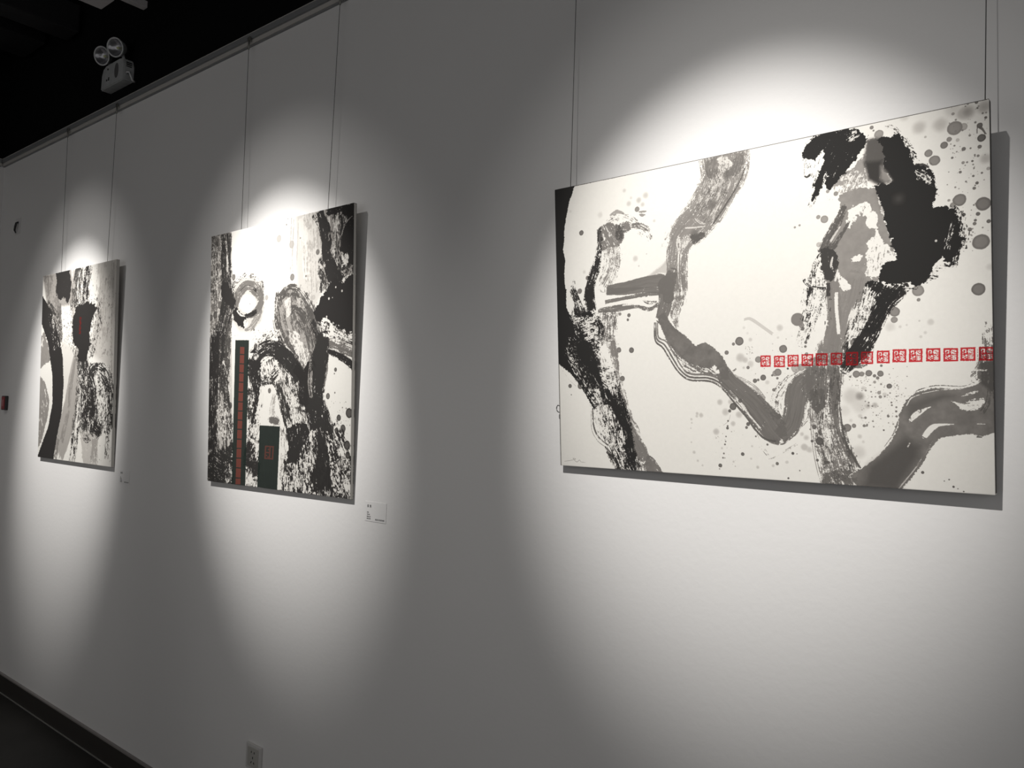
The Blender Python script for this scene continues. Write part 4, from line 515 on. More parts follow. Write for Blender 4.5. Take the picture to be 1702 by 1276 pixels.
OPS1 = [
('p',[(641.0,-15.1),(868.9,-10.8),(863.5,557.7),(783.7,495.1),(660.5,447.3),(596.1,408.6),(652.7,262.6),(689.0,123.9)],0.34,0,90,2,25,20,1.6),
('p',[(651.8,-14.0),(868.9,-10.8),(858.5,364.3),(700.2,412.2),(648.8,168.2)],0.42,0.5,92,7,0,90,14),
('p',[(688.7,114.4),(790.3,66.3),(841.9,470.0),(700.2,412.2)],0.5,0.72,95,7,0,40,9),
('p',[(-5.3,-5.8),(350.5,-9.0),(411.2,151.0),(339.7,180.6),(233.7,178.5),(267.8,319.4),(214.6,395.6),(85.6,301.0),(60.4,156.6)],0.55,0,90,2,12,20,1.6),
('p',[(8.2,0.7),(147.0,2.8),(232.9,168.4),(270.7,358.6),(130.7,252.8)],0.72,0.42,78,7,0,70,8),
('p',[(-25.1,326.5),(40.4,296.8),(105.8,391.9),(128.1,451.9),(-11.5,493.3)],0.64,0.1,70,7,0,30,8),
('p',[(-18.6,523.0),(72.5,568.4),(131.1,655.3),(113.1,750.5),(40.2,874.9),(-4.8,914.2)],0.64,0.1,70,4,0,30,8),
('s',[(466.5,404.2,30.8),(433.4,515.7,57.3),(417.1,608.2,74.8),(392.1,699.9,82.9),(326.9,819.4,78.7),(267.6,929.9,57.4)],0.52,0.02,0.0,26,1.5,0.1),
('s',[(435.5,440.9,13.3),(389.3,589.6,22.2),(364.5,718.5,22.1),(296.6,865.6,22.1)],0.62,0.3,0.0,80,8,0.1),
('p',[(258.9,358.2),(444.4,403.5),(408.0,534.0),(314.5,645.2)],0.14,0,90,2,12,20,1.6),
('p',[(163.6,-6.1),(327.2,-6.1),(360.1,67.5),(350.3,131.7),(327.6,172.8),(277.8,131.3),(231.5,150.1),(172.3,103.0),(182.9,52.6)],0.975,0.03,90,8,0,20,1.6),
('p',[(-14.0,94.0),(126.0,196.8),(219.6,307.3),(283.4,436.6),(305.2,579.7),(290.3,719.6),(232.4,858.8),(202.0,964.6),(-12.3,961.3),(124.4,797.3),(170.8,674.1),(161.2,530.5),(90.5,356.5),(-13.3,236.7)],0.975,0,90,3,0,20,1.6),
('s',[(60.4,156.6,31.4),(179.6,255.5,67.7),(249.5,357.8,40.9)],0.94,0.42,0.0,40,4,0.1),
('s',[(220.9,167.5,24.1),(238.1,268.6,28.5),(265.1,377.9,18.7)],0.8,0.35,0.0,26,5,0.1),
('p',[(77.5,209.1),(250.1,239.5),(283.8,378.6),(166.7,394.0)],-0.85,0.76,75,7,0,14,4),
('s',[(465.9,2.1,63.9),(437.3,93.9,64.0),(445.0,187.7,76.8)],0.9,0.28,0.0,50,4,0.1),
('s',[(559.3,1.2,35.5),(533.1,91.9,48.8),(524.4,178.5,61.9)],0.975,0.32,0.0,50,4,0.1),
('s',[(506.2,1.0,9.0),(484.7,97.7,11.3),(484.5,175.8,11.2)],-0.85,0.3,0.0,60,4,0.1),
('s',[(584.3,67.1,8.8),(574.2,172.4,10.9)],-0.8,0.3,0.0,26,1.5,0.1),
('p',[(394.5,247.8),(431.5,186.7),(519.9,176.3),(645.8,198.3),(627.4,261.2),(587.9,324.7),(605.8,390.5),(572.4,444.8),(492.0,468.6),(457.7,441.5),(466.5,404.2),(409.1,373.7),(389.7,315.3)],0.98,0,90,10,0,20,1.6),
('p',[(360.6,147.4),(690.9,171.3),(715.9,284.8),(639.8,446.7),(493.2,489.0),(377.1,401.2)],0.96,0.68,75,7,0,12,3.5),
('s',[(501.4,442.8,47.0),(543.0,535.9,75.1),(596.0,626.5,86.8),(600.3,715.2,99.2),(594.2,802.9,61.7)],0.965,0.24,0.0,40,4,0.1),
('p',[(551.3,572.3),(642.2,595.4),(665.9,670.5),(657.1,749.2),(603.4,780.9),(524.1,738.5),(530.1,653.6)],0.98,0.03,85,9,0,20,1.6),
('s',[(595.7,577.2,24.9),(618.0,518.8,37.5),(703.6,497.9,25.2),(785.1,539.2,50.6),(834.4,617.9,46.0),(837.0,711.9,38.3),(816.8,805.1,26.7)],0.965,0.34,0.0,40,4,0.1),
('s',[(651.8,626.5,33.2),(714.7,578.1,41.3),(777.3,661.1,78.4),(723.8,765.1,60.8),(675.4,800.6,45.9)],0.95,0.52,0.0,26,4,0.1),
('p',[(675.3,555.6),(767.1,591.6),(790.7,712.5),(713.9,765.3),(680.4,679.2)],-0.92,0.52,85,7,0,22,5),
('s',[(658.2,775.2,34.8),(715.3,799.5,23.1),(737.7,764.8,22.9)],0.975,0.2,0.0,26,4,0.1),
('s',[(498.8,590.2,51.7),(484.5,716.8,51.3),(459.8,806.6,51.3),(443.7,895.6,42.7),(431.0,966.2,46.9)],0.965,0.4,0.0,50,4,0.1),
('s',[(483.6,626.5,10.8),(465.7,761.9,12.9),(446.9,877.8,10.7)],-0.85,0.4,0.0,40,4,0.1),
('s',[(575.9,768.4,37.1),(595.9,837.5,28.6)],0.95,0.5,0.0,26,4,0.1),
('p',[(510.8,805.2),(715.9,816.5),(711.7,959.9),(561.2,963.7)],0.38,0.25,86,8,0,60,12),
('s',[(676.9,834.8,28.0),(671.6,945.2,35.7)],0.52,0.2,0.0,26,6,0.1),
('s',[(809.4,813.7,23.0),(805.1,922.0,22.9)],0.85,0.5,0.0,12,4,0.1),
('s',[(250.0,849.1,22.7),(223.7,950.0,22.7)],0.7,0.4,0.0,26,5,0.1),
('n',30,244.2,159.1,401.8,363.9,2.02,6.07,0.85,31),
('n',50,587.2,-10.8,871.4,488.3,1.97,5.92,0.6,32),
('n',16,363.2,533.3,519.6,961.6,1.88,4.7,0.4,33),
('n',30,592.5,768.0,854.9,944.1,1.75,5.24,0.6,34),
('p',[(244.9,169.2),(389.6,169.2),(410.9,402.3),(308.4,398.8)],0.92,0.84,80,7,0,10,3.5),
('p',[(577.2,7.9),(830.4,51.2),(841.9,470.0),(618.9,446.1)],0.78,0.88,80,7,0,14,4),
('p',[(468.7,441.8),(651.7,483.3),(844.3,557.4),(841.3,796.0),(512.8,840.3)],0.96,0.72,80,7,0,16,4),
('p',[(326.5,-16.4),(443.4,4.9),(440.8,153.2),(395.7,267.3),(349.0,146.5)],0.4,0.3,85,7,0,50,9),
('p',[(459.9,479.0),(602.2,536.7),(653.8,766.7),(508.9,769.9)],-0.9,0.74,80,7,0,14,4),
('s',[(825.3,13.0,6.1),(824.7,416.4,7.9),(853.8,626.5,7.7)],0.5,0.3,0.0,26,5,0.1),
('t',[(470.7,245.4),(492.9,246.7),(510.6,330.5),(466.5,328.5)],['111','101','110','111','011','110','101','111','110','011','111'],'r',0.85)]
CAM_F, CAM_R, CAM_U, CAM_C = ((-0.625442, 0.778998, 0.044554), (0.780264, 0.624646, 0.031699), (0.003137, -0.05459, 0.998504), (0.0, -1.646746, 1.6))
LAMPS = [((-.65, -1.70, 3.16), (-.677, 0, 1.795), 1.), ((-2.65, -1.48, 3.24), (-2.394, 0, 1.775), 1.17), ((-3.99, -1.40, 3.40), (-4.22, 0, 1.70), 1.32)]
BEAM, BEAM_A, FLOOD, FLOOD_A, FLOOD_B, AMB = 252, 34.6, 32, 54, 1., .345
import bpy, bmesh, math
from mathutils import Vector, Matrix
sc = bpy.context.scene
COL = sc.collection

# ------------------------------------------------------------------ materials
def mat(name, color=(.8, .8, .8), rough=.5, metal=0., spec=.5, bump=0., bscale=40., vary=0., vscale=3., alpha=None):
    m = bpy.data.materials.new(name); m.use_nodes = True; nt = m.node_tree; b = nt.nodes['Principled BSDF']
    b.inputs['Base Color'].default_value = (*color, 1); b.inputs['Roughness'].default_value = rough
    b.inputs['Metallic'].default_value = metal; b.inputs['Specular IOR Level'].default_value = spec
    tc = nt.nodes.new('ShaderNodeTexCoord')
    if vary:
        n = nt.nodes.new('ShaderNodeTexNoise'); n.inputs['Scale'].default_value = vscale; n.inputs['Detail'].default_value = 6
        nt.links.new(tc.outputs['Object'], n.inputs['Vector'])
        r = nt.nodes.new('ShaderNodeMapRange'); r.inputs['From Min'].default_value = .3; r.inputs['From Max'].default_value = .7
        r.inputs['To Min'].default_value = 1-vary; r.inputs['To Max'].default_value = 1+vary
        nt.links.new(n.outputs['Fac'], r.inputs['Value'])
        v = nt.nodes.new('ShaderNodeVectorMath'); v.operation = 'SCALE'; v.inputs[0].default_value = color
        nt.links.new(r.outputs['Result'], v.inputs['Scale']); nt.links.new(v.outputs['Vector'], b.inputs['Base Color'])
    if bump:
        n = nt.nodes.new('ShaderNodeTexNoise'); n.inputs['Scale'].default_value = bscale; n.inputs['Detail'].default_value = 5
        nt.links.new(tc.outputs['Object'], n.inputs['Vector'])
        k = nt.nodes.new('ShaderNodeBump'); k.inputs['Strength'].default_value = bump; k.inputs['Distance'].default_value = .002
        nt.links.new(n.outputs['Fac'], k.inputs['Height']); nt.links.new(k.outputs['Normal'], b.inputs['Normal'])
    return m
M_wall = mat('white_wall_paint', (.775, .765, .755), .85, spec=.15, bump=.25, bscale=60, vary=.012, vscale=1.1)
M_black = mat('black_wall_paint', (.006, .0062, .0065), .9, spec=.05)
M_ceil = mat('black_ceiling_paint', (.008, .008, .0085), .9, spec=.05, vary=.5, vscale=2.)
M_duct = mat('dark_duct_metal', (.018, .018, .019), .6, spec=.2, vary=.3, vscale=4.)
M_rail = mat('grey_aluminium', (.56, .54, .51), .5, metal=.1, bump=.1, bscale=200)
M_raildark = mat('dark_aluminium', (.24, .245, .25), .45, metal=.1)
M_base = mat('black_skirting', (.040, .036, .033), .5, spec=.3)
M_basetop = mat('grey_skirting_edge', (.27, .25, .24), .5)
M_strip = mat('steel_strip', (.45, .44, .42), .35, metal=.5)
M_floor = mat('dark_stone_floor', (.030, .0285, .026), .55, spec=.25, vary=.35, vscale=2.2, bump=.2, bscale=25)
M_wire = mat('steel_wire', (.10, .10, .10), .4, metal=.6)
M_hook = mat('dull_steel', (.20, .20, .18), .4, metal=.6)
M_plastic = mat('pale_plastic', (.60, .59, .575), .45)
M_face = mat('grey_plastic', (.46, .45, .42), .4)
M_hole = mat('dark_hole', (.006, .006, .005), .8, spec=0)
M_card = mat('card_stock', (.765, .755, .745), .6, spec=.2)
M_print = mat('black_print', (.02, .02, .02), .7)
M_edge_w = mat('primed_canvas_edge', (.58, .56, .52), .85, bump=.3, bscale=400)
M_edge_k = mat('black_canvas_edge', (.022, .018, .016), .7, bump=.3, bscale=400)
M_lampbody = mat('aged_white_plastic', (.40, .41, .41), .5, vary=.12, vscale=30)
M_lamprim = mat('lamp_rim_plastic', (.62, .63, .63), .4)
M_reflector = mat('lamp_reflector', (.42, .42, .44), .25, metal=.8, bump=.9, bscale=90)
M_window = mat('smoky_window_plastic', (.12, .12, .12), .3)
M_red = mat('red_plastic', (.30, .03, .035), .45)
M_redlite = mat('faded_red_plastic', (.42, .13, .14), .45)
M_darkp = mat('dark_plastic', (.03, .03, .03), .5)
M_patch = mat('wall_filler_patch', (.68, .67, .66), .9)
M_tray = mat('grey_tray_metal', (.42, .40, .40), .5)
M_cord = mat('white_cord', (.6, .6, .6), .5)
M_brass = mat('brass_chip', (.6, .62, .35), .4)

# ------------------------------------------------------------------ mesh helpers
def link(name, bm, mats, parent=None, smooth=False):
    me = bpy.data.meshes.new(name); bm.normal_update(); bm.to_mesh(me); bm.free()
    for m in (mats if isinstance(mats, (list, tuple)) else [mats]): me.materials.append(m)
    if smooth:
        for p in me.polygons: p.use_smooth = True
    o = bpy.data.objects.new(name, me); COL.objects.link(o)
    if parent: o.parent = parent
    return o
def empty(name, loc, rot=None):
    o = bpy.data.objects.new(name, None); o.empty_display_size = .05; COL.objects.link(o); o.location = loc
    if rot: o.rotation_euler = rot
    return o
def tag(o, label=None, cat=None, group=None, kind=None):
    for k, v in (('label', label), ('category', cat), ('group', group), ('kind', kind)):
        if v: o[k] = v
    return o
def box(bm, x0, x1, y0, y1, z0, z1, bev=0., mi=0, seg=2):
    r = bmesh.ops.create_cube(bm, size=1.)
    for v in r['verts']:
        v.co = Vector((x0+(v.co.x+.5)*(x1-x0), y0+(v.co.y+.5)*(y1-y0), z0+(v.co.z+.5)*(z1-z0)))
    fs = list({f for v in r['verts'] for f in v.link_faces})
    for f in fs: f.material_index = mi
    if bev:
        es = list({e for v in r['verts'] for e in v.link_edges})
        bmesh.ops.bevel(bm, geom=es, offset=bev, segments=seg, profile=.7, affect='EDGES')
    return bm
def nb(): return bmesh.new()
def tube(bm, pts, r, n=8, cap=True):
    pts = [Vector(p) for p in pts]; rings = []
    up = Vector((0, 0, 1)) if abs((pts[1]-pts[0]).normalized().z) < .9 else Vector((0, 1, 0))
    for i, p in enumerate(pts):
        t = (pts[min(i+1, len(pts)-1)]-pts[max(i-1, 0)]).normalized()
        a = t.cross(up).normalized(); b = a.cross(t); rr = r[i] if isinstance(r, (list, tuple)) else r
        rings.append([bm.verts.new(p+(a*math.cos(2*math.pi*k/n)+b*math.sin(2*math.pi*k/n))*rr) for k in range(n)])
    for i in range(len(rings)-1):
        for k in range(n): bm.faces.new((rings[i][k], rings[i][(k+1) % n], rings[i+1][(k+1) % n], rings[i+1][k]))
    if cap: bm.faces.new(rings[0][::-1]); bm.faces.new(rings[-1])
    return bm
def lathe(bm, prof, mtx, n=40):          # profile of (radius, height) turned round the local z axis
    rings = []
    for r, z in prof:
        rings.append([bm.verts.new(mtx @ Vector((r*math.cos(2*math.pi*k/n), r*math.sin(2*math.pi*k/n), z))) for k in range(n)] if r > 1e-6 else [bm.verts.new(mtx @ Vector((0, 0, z)))])
    for A, B in zip(rings[:-1], rings[1:]):
        for k in range(n):
            k2 = (k+1) % n
            if len(A) == 1: bm.faces.new((A[0], B[k], B[k2]))
            elif len(B) == 1: bm.faces.new((A[k], A[k2], B[0]))
            else: bm.faces.new((A[k], A[k2], B[k2], B[k]))
    bmesh.ops.recalc_face_normals(bm, faces=bm.faces)
    return bm
def prism(bm, pts, y0, y1, bev=0.):      # outline in x,z pushed through y
    f = bm.faces.new([bm.verts.new((x, y0, z)) for x, z in pts])
    r = bmesh.ops.extrude_face_region(bm, geom=[f])
    for v in r['geom']:
        if isinstance(v, bmesh.types.BMVert): v.co.y = y1
    bmesh.ops.recalc_face_normals(bm, faces=bm.faces)
    if bev: bmesh.ops.bevel(bm, geom=[e for e in bm.edges], offset=bev, segments=2, affect='EDGES')
    return bm

# ------------------------------------------------------------------ the room
XL, XR, YF, ZC = -5.34, 2.6, -5.2, 3.95
ZR = 3.026                                # lower edge of the picture rail
tag(link('wall_back', box(nb(), XL-.12, XR, 0, .12, 0, ZR+.03), M_wall), kind='structure')
tag(link('wall_upper', box(nb(), XL-.12, XR, .004, .12, ZR+.03, ZC), M_black), kind='structure')
tag(link('wall_left', box(nb(), XL-.12, XL, YF, 0, 0, ZR+.03), M_wall), kind='structure')
tag(link('wall_left_upper', box(nb(), XL-.12, XL-.002, YF, .004, ZR+.03, ZC), M_black), kind='structure')
tag(link('floor', box(nb(), XL-.12, XR, YF, .12, -.1, 0), M_floor), kind='structure')
tag(link('ceiling', box(nb(), XL-.12, XR, YF, .12, ZC, ZC+.1), M_ceil), kind='structure')
def rail_profile(bm, P, flip):
    # stepped aluminium hanging rail: upper dark channel, lower pale lip with a groove
    parts = [((0, .017), (ZR+.0225, ZR+.044), 1), ((0, .019), (ZR+.0435, ZR+.046), 0), ((0, .012), (ZR+.004, ZR+.021), 0), ((0, .008), (ZR, ZR+.0045), 1), ((0, .014), (ZR+.0205, ZR+.023), 1)]  # thin pale strip along the top edge is a highlight put in as colour
    for (d0, d1), (z0, z1), mi in parts:
        if not flip: box(bm, XL, XR, -d1, -d0-.0005, z0, z1, mi=mi)
        else: box(bm, XL+d0+.0005, XL+d1, YF, -.0195, z0, z1, mi=mi)
    return bm
tag(link('trim_1', rail_profile(nb(), 0, False), [M_rail, M_raildark]), kind='structure', label='grey aluminium picture rail along the top of the long white wall')
tag(link('trim_2', rail_profile(nb(), 0, True), [M_rail, M_raildark]), kind='structure', label='grey picture rail on the left return wall')
def skirting(bm, flip):
    for d, z0, z1, mi, bv in ((.012, 0.004, .094, 0, 0), (.013, .094, .101, 1, .001)):
        if not flip: box(bm, XL, XR, -d, -.0005, z0, z1, mi=mi)
        else: box(bm, XL+.0005, XL+d, YF, -.013, z0, z1, mi=mi)
    return bm
tag(link('baseboard_back', skirting(nb(), False), [M_base, M_basetop]), kind='structure')
tag(link('baseboard_left', skirting(nb(), True), [M_base, M_basetop]), kind='structure')
tag(link('trim_3', box(nb(), XL+.013, XR, -.0165, -.0125, .0002, .0045), M_strip), kind='structure', label='thin pale metal strip where skirting meets floor')

# ducts and trays under the black ceiling
def duct(x0, x1, y0, y1, z0, z1, label):
    t = empty('ceiling_duct', ((x0+x1)/2, (y0+y1)/2, z0)); tag(t, label, 'duct', 'dark ducts under the ceiling')
    bm = box(nb(), x0-t.location.x, x1-t.location.x, y0-t.location.y, y1-t.location.y, 0, z1-z0, .01); link('duct_body', bm, M_duct, t)
    n = 3
    for k in range(n):
        yy = y0+(y1-y0)*(k+.5)/n-t.location.y
        bm = box(nb(), x0-.015-t.location.x, x1+.015-t.location.x, yy-.02, yy+.02, -.015, z1-z0+.015); link('flange', bm, M_duct, t)
    bm = nb()
    tube(bm, [(0, -.3, z1-z0), (0, -.3, ZC-z0)], .006); link('hanger_rod', bm, M_duct, t)
    return t
duct(-5.05, -4.75, YF+.05, -.02, 3.62, 3.85, 'dark air duct nearest the left return wall under the black ceiling')
duct(-4.45, -4.30, YF+.05, -.02, 3.55, 3.70, 'narrower dark duct above the emergency light')
tr = empty('ceiling_light_box', (-3.385, -.75, 3.30)); tag(tr, 'pale grey box fitting hanging under the ceiling above the emergency light', 'light fitting')
link('housing', box(nb(), -.06, .060, -.5, .49, 0, .07, .004), M_tray, tr)
link('end_cap', box(nb(), -.052, .052, .49, .494, .006, .062, .001), M_lamprim, tr)
bm = nb(); tube(bm, [(0, .2, .07), (0, .2, ZC-3.30)], .006); link('hanger_rod', bm, M_duct, tr)
bm = nb(); tube(bm, [(0, -.3, .07), (0, -.3, ZC-3.30)], .006); link('hanger_rod', bm, M_duct, tr)
tk = empty('cable_tray', (-3.30, -.75, 3.31)); tag(tk, 'thin grey rail hanging beside the pale box fitting under the ceiling', 'rail')
link('tray_body', box(nb(), -.017, .017, -.6, .61, 0, .03, .003), M_tray, tk)
bm = nb(); tube(bm, [(0, .0, .03), (0, .0, ZC-3.31)], .005); link('hanger_rod', bm, M_duct, tk)

# ------------------------------------------------------------------ the paintings
def painting_image(name, w, h, res, ops, **kw):
    c = Canvas(w, h, res); c.run(ops); rgb = c.rgb(**kw)
    lin = np.clip(rgb, 0, 1); srgb = np.where(lin < .0031308, 12.92*lin, 1.055*lin**(1/2.4)-.055)
    a = np.ones((c.H, c.W, 4), np.float32); a[..., :3] = srgb[::-1]
    im = bpy.data.images.new(name, c.W, c.H); im.pixels.foreach_set(a.ravel()); im.update(); im.pack()
    return im
def ink_material(name, im):
    m = bpy.data.materials.new(name); m.use_nodes = True; nt = m.node_tree; b = nt.nodes['Principled BSDF']
    t = nt.nodes.new('ShaderNodeTexImage'); t.image = im; t.extension = 'EXTEND'
    uv = nt.nodes.new('ShaderNodeTexCoord'); nt.links.new(uv.outputs['UV'], t.inputs['Vector'])
    nt.links.new(t.outputs['Color'], b.inputs['Base Color'])
    b.inputs['Roughness'].default_value = .8; b.inputs['Specular IOR Level'].default_value = .12
    n = nt.nodes.new('ShaderNodeTexNoise'); n.inputs['Scale'].default_value = 700
    nt.links.new(uv.outputs['Object'], n.inputs['Vector'])
    k = nt.nodes.new('ShaderNodeBump'); k.inputs['Strength'].default_value = .12; k.inputs['Distance'].default_value = .0006
    nt.links.new(n.outputs['Fac'], k.inputs['Height']); nt.links.new(k.outputs['Normal'], b.inputs['Normal'])
    return m
def painting(x, z, w, h, off, lean, yaw, roll, th, im_mat, edge, label):
    """hung canvas: origin at the middle of the lower front edge, leaning out from the wall by 'lean'"""
    ex = Vector((math.cos(yaw), -math.sin(yaw), 0)); ez = Vector((0, -math.sin(lean), math.cos(lean)))
    a = (ex*math.cos(roll)+ez*math.sin(roll)).normalized(); b = (-ex*math.sin(roll)+ez*math.cos(roll)).normalized(); n = a.cross(b)
    b = n.cross(a).normalized(); 
    t = bpy.data.objects.new('painting', None); t.empty_display_size = .05; COL.objects.link(t)
    R = Matrix((a, -n, b)).transposed()          # local x along, local y into the wall, local z up
    t.matrix_world = Matrix.Translation((x, -off, z)) @ R.to_4x4()
    tag(t, label, 'painting')
    bm = nb(); box(bm, -w/2, w/2, 0, th, 0, h, .0018, mi=1, seg=2)
    uvl = bm.loops.layers.uv.new('UVMap')
    bm.normal_update()
    for f in bm.faces:
        if f.normal.y < -.9: f.material_index = 0
        for l in f.loops: l[uvl].uv = ((l.vert.co.x+w/2)/w, l.vert.co.z/h)
    link('canvas', bm, [im_mat, edge], t)
    return t, R
P3, P2, P1 = PARAMS
im3 = painting_image('ink_landscape_with_seals', *SPEC3, OPS3)
im2 = painting_image('ink_abstract_with_panels', *SPEC2, OPS2, red=(.22, .055, .04))
im1 = painting_image('ink_abstract_with_arc', *SPEC1, OPS1, red=(.30, .03, .025))
pa3, R3 = painting(*P3[:8], .0205, ink_material('ink_on_canvas_wide', im3), M_edge_k, 'widest canvas, grey and black ink strokes with a row of small red seals')
pa2, R2 = painting(*P2[:8], .0138, ink_material('ink_on_canvas_panels', im2), M_edge_w, 'middle canvas of dense black ink with two dark green panels and red squares')
pa1, R1 = painting(*P1[:8], .0145, ink_material('ink_on_canvas_arc', im1), M_edge_w, 'farthest canvas at left with a long curved black ink arc')
bm = nb()                                         # the end of the tied cord showing at the left edge
lp = [(-.4759-.004-.011*math.sin(t)-.004*math.cos(t), .010, .147+.010*math.cos(t)-.006*math.sin(t)) for t in [math.pi*2*k/16 for k in range(14)]]
lp = [(-.474, .010, .150)]+lp[1:]+[(-.473, .012, .142)]
tube(bm, lp, .0013, 6); link('cord_loop', bm, M_wire, pa3, True)

# hanging wires
def hanging_wire(top, bot, label):
    t = empty('hanging_wire', top); tag(t, label, 'wire')
    T = Vector(top); B = Vector(bot)-T
    bm = nb(); tube(bm, [(0, 0, .0), tuple(B*.5), tuple(B)], .0009, 6); link('wire', bm, M_wire, t, True)
    bm = nb(); tube(bm, [(0, 0, -.036), (0, 0, -.034), (0, 0, -.004), (0, 0, 0)], [.0022, .0040, .0040, .0025], 10); link('wire_sleeve', bm, M_hook, t, True)
    bm = box(nb(), -.008, .008, -.003, .003, -.003, .014, .001); tube(bm, [(0, -.003, .006), (0, -.006, .006)], .0035, 10); link('rail_clip', bm, M_hook, t)
    bm = nb(); tube(bm, [tuple(B+Vector((0, 0, .014))), tuple(B+Vector((0, 0, .012))), tuple(B+Vector((0, 0, .001)))], [.002, .0028, .0028], 8); link('canvas_hook', bm, M_hook, t, True)
    return t
for par, P, th, spec in ((pa3, P3, .0205, [(-1.108, 'left wire'), (-.196, 'right wire')]), (pa2, P2, .015, [(-2.653, ''), (-2.128, '')]), (pa1, P1, .015, [(-4.344, ''), (-3.812, '')])):
    for i, (wx, _) in enumerate(spec):
        lx = (wx-P[0])/math.cos(P[6])
        b = par.matrix_world @ Vector((lx, th+.004, P[3]-.045))
        side = ('left', 'right')[i]
        lab = {id(pa3): 'thin steel wire down to the %s end of the widest canvas', id(pa2): 'thin steel wire down to the %s side of the middle canvas with green panels', id(pa1): 'thin steel wire down to the %s side of the farthest canvas'}[id(par)] % side
        tx = {0: b.x-.016, 1: b.x+.016}[i] if par is not pa3 else b.x-.016*(1 if i == 0 else 0)
        hanging_wire((tx, -.0225, ZR+.014), (b.x, b.y, b.z), lab)

# ------------------------------------------------------------------ labels beside the paintings
def glyph(bm, x, z, s, seed, y=-.0003):
    g = np.random.default_rng(seed); u = s/7
    for k in range(4):
        zz = z+u*(6.2-1.9*k); a, b = sorted(g.random(2)*s*.35)
        box(bm, x+a, x+s-b*.7, y-.0003, y, zz-u*.35, zz+u*.35)
    for k in range(2):
        xx = x+s*(.25+.45*k+.1*g.random()); box(bm, xx-u*.35, xx+u*.35, y-.0003, y, z+g.random()*s*.3, z+s*.95)
def name_card(x, z, w, h, label, big=True):
    t = empty('name_card', (x, -.0002, z)); tag(t, label, 'label card')
    link('card', box(nb(), 0, w, -.0008, 0, 0, h, .0003), M_card, t)
    bm = nb()
    glyph(bm, .010, h-.018, .0085, 1, -.0009); glyph(bm, .0215, h-.018, .0085, 2, -.0009); link('title_print', bm, M_print, t)
    bm = nb(); k = 5
    for row, n in enumerate((2, 3, 4, 4)):
        for c in range(n): k += 1; glyph(bm, .010+c*.0048, h-.036-row*.0066, .0040, k, -.0009)
    link('small_print', bm, M_print, t)
    bm = nb()
    for c in range(7): k += 1; glyph(bm, .050+c*.0062, h-.0565, .0050, k, -.0009)
    link('footer_print', bm, M_print, t)
    return t
name_card(-1.908, 1.259, .100, .062, 'small pale text card on the wall right of the middle canvas')
name_card(-3.613, 1.247, .100, .062, 'small pale text card on the wall right of the farthest canvas')

# ------------------------------------------------------------------ wall socket
t = empty('wall_socket', (-2.449, 0, .3145)); tag(t, 'pale five-hole wall socket low on the wall above the skirting', 'socket')
link('surround', box(nb(), -.045, .045, -.009, -.0003, 0, .088, .003), M_plastic, t)
link('face_plate', box(nb(), -.033, .033, -.0105, -.0088, .010, .078, .0012), M_face, t)
for hx, hz, rot, L in ((-.0085, .062, 0, .007), (.0085, .062, 0, .007), (0, .043, 0, .008), (-.0085, .026, .5, .008), (.0085, .026, -.5, .008)):
    bm = box(nb(), -.0015, .0015, -.0112, -.0104, -L/2, L/2); bmesh.ops.transform(bm, matrix=Matrix.Translation((hx, 0, hz)) @ Matrix.Rotation(rot, 4, 'Y'), verts=bm.verts)
    link('socket_hole', bm, M_hole, t)

# red call point and loose cable at the far left
t = empty('alarm_call_point', (-5.066, 0, 1.555)); tag(t, 'small dark red alarm box on the wall at the far left edge', 'alarm')
link('back_box', box(nb(), -.030, .024, -.018, -.0003, 0, .082, .004), M_darkp, t)
link('front_plate', box(nb(), -.024, .021, -.021, -.017, .005, .077, .003), M_red, t)
link('press_window', box(nb(), -.010, .016, -.0235, -.020, .022, .060, .002), M_redlite, t)
t = empty('cable_stub', (-5.06, 0, 2.60)); tag(t, 'short black cable stub sticking out of the wall at upper left', 'cable')
link('filler_patch', box(nb(), -.035, .045, -.0012, -.0003, -.02, .075, .0004), M_patch, t)
bm = nb(); tube(bm, [(-.017, -.004, -.010), (-.008, -.014, .004), (.0, -.014, .024), (.006, -.012, .044), (.008, -.001, .052)], [.003, .005, .006, .0055, .005], 10); link('cable_end', bm, M_darkp, t, True)

# ------------------------------------------------------------------ twin-head emergency light on the black wall
t = empty('emergency_light', (-3.809, .0035, 3.138)); tag(t, 'twin-head emergency light on the black wall above the picture rail', 'emergency light')
out = [(-.118, 0), (.118, 0), (.118, .075), (.105, .105), (.07, .113), (-.07, .113), (-.1, .10), (-.114, .07)]
link('battery_case', prism(nb(), out, -.052, -.0005, .004), M_lampbody, t)
bm = nb(); n = 24; f = bm.faces.new([bm.verts.new((.046+.020*math.cos(a), -.0535, .060+.036*math.sin(a))) for a in [2*math.pi*k/n for k in range(n)]])
r = bmesh.ops.extrude_face_region(bm, geom=[f]); [setattr(v.co, 'y', -.0515) for v in r['geom'] if isinstance(v, bmesh.types.BMVert)]
bmesh.ops.recalc_face_normals(bm, faces=bm.faces); link('smoky_window', bm, M_window, t)
for kx, kz in ((-.045, .088), (-.052, .035)): link('test_button', tube(nb(), [(kx, -.0518, kz), (kx, -.055, kz)], .0045, 12), M_darkp, t)
bm = nb(); box(bm, -.0375, -.0295, -.0535, -.0515, .030, .032); box(bm, -.0375, -.0295, -.0535, -.0515, .044, .046); box(bm, -.0375, -.0355, -.0535, -.0515, .030, .046); box(bm, -.0315, -.0295, -.0535, -.0515, .030, .046)
link('printed_mark', bm, M_hole, t)
bm = nb()
for k in range(3): box(bm, .1178, .1192, -.040, -.014, .066+.009*k, .070+.009*k)
link('side_vent', bm, M_hole, t)
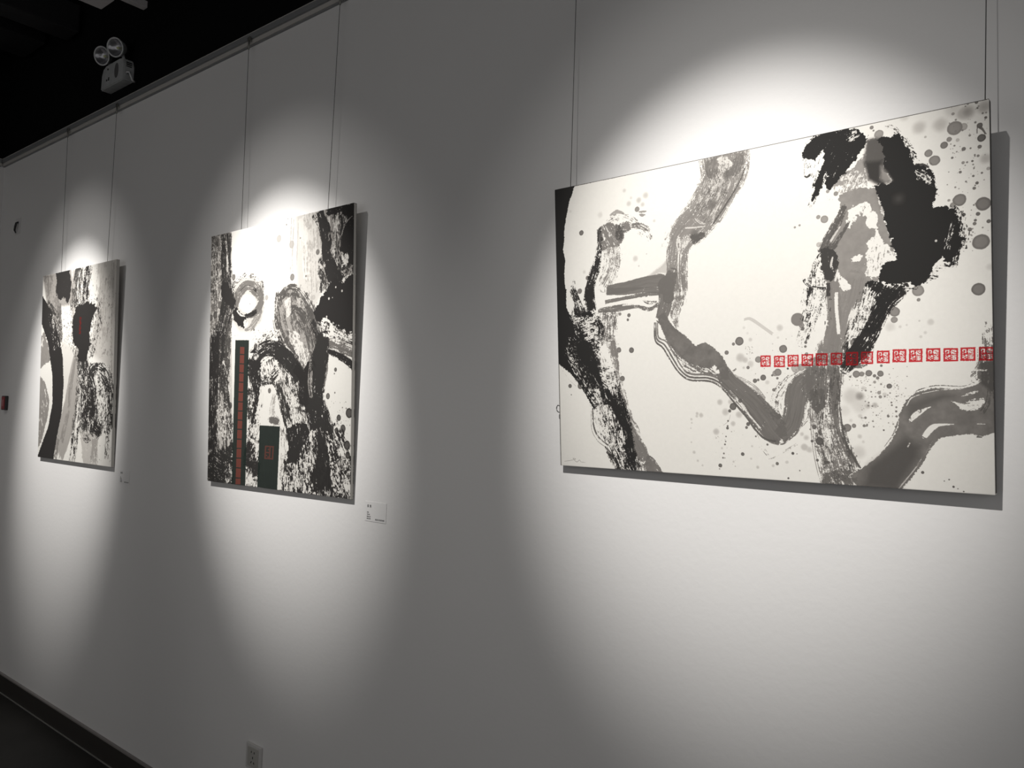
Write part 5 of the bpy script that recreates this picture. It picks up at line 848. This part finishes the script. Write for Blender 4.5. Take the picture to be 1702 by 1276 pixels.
bm = nb(); tube(bm, [(.112, -.036, .032), (.132, -.040, .036), (.152, -.038, .028), (.160, -.036, .010), (.156, -.026, -.006), (.150, -.012, -.010)], .0045, 8); link('power_cord', bm, M_cord, t, True)
for hx, hz, tw in ((-.065, .152, .38), (.076, .154, .42)):
    d = Vector((tw, -.86, -.30)).normalized(); q = d.to_track_quat('Z', 'Y').to_matrix().to_4x4()
    mt = Matrix.Translation((hx, -.074, hz)) @ q
    bm = nb(); lathe(bm, [(.0, -.052), (.018, -.050), (.032, -.036), (.040, -.012), (.043, 0), (.043, .004)], mt); hd = link('lamp_head', bm, M_lampbody, t, True)
    bm = nb(); lathe(bm, [(.0415, .0), (.0440, .001), (.0450, .005), (.0430, .008), (.0395, .007), (.0385, .003)], mt); link('rim', bm, M_lamprim, hd, True)
    bm = nb(); lathe(bm, [(.0385, .004), (.030, -.006), (.018, -.014), (.007, -.017), (0, -.017)], mt); link('reflector', bm, M_reflector, hd, True)
    bm = nb(); lathe(bm, [(0, -.009), (.005, -.010), (.006, -.016), (.006, -.018)], mt, 12); link('bulb', bm, M_brass, hd, True)
    bm = nb(); tube(bm, [(hx-.002, -.034, .106), (hx-.002, -.036, .122), (hx-.006, -.040, hz-.014)], [.010, .007, .009], 10); link('swivel', bm, M_lampbody, hd, True)

# ------------------------------------------------------------------ light
def spot(name, loc, tgt, power, ang, blend, col, r=.018):
    l = bpy.data.lights.new(name, 'SPOT'); l.energy = power; l.spot_size = math.radians(ang); l.spot_blend = blend; l.color = col; l.shadow_soft_size = r
    o = bpy.data.objects.new(name, l); COL.objects.link(o); o.location = loc
    o.rotation_euler = (Vector(tgt)-Vector(loc)).to_track_quat('-Z', 'Y').to_euler(); return o
WARM = (1., .975, .94)
for L, T, k in LAMPS:
    spot('track_spot_beam', L, T, BEAM*k, BEAM_A, .84, WARM)
    spot('track_spot_flood', L, T, FLOOD*k, FLOOD_A, FLOOD_B, WARM)
w = bpy.data.worlds.new('gallery_ambient'); sc.world = w; w.use_nodes = True
w.node_tree.nodes['Background'].inputs['Color'].default_value = (1., .985, .975, 1); w.node_tree.nodes['Background'].inputs['Strength'].default_value = AMB

# ------------------------------------------------------------------ camera
cd = bpy.data.cameras.new('camera'); cam = bpy.data.objects.new('camera', cd); COL.objects.link(cam)
cd.sensor_fit = 'HORIZONTAL'; cd.sensor_width = 36; cd.lens = 36*1278.05/1702; cd.clip_start = .05
F = Vector(CAM_F); R = Vector(CAM_R); U = Vector(CAM_U)
cam.matrix_world = Matrix.Translation(CAM_C) @ Matrix((R, U, -F)).transposed().to_4x4()
sc.camera = cam
sc.view_settings.view_transform = 'Standard'; sc.view_settings.look = 'None'; sc.view_settings.exposure = 0; sc.view_settings.gamma = 1
sc.view_settings.use_curve_mapping = False
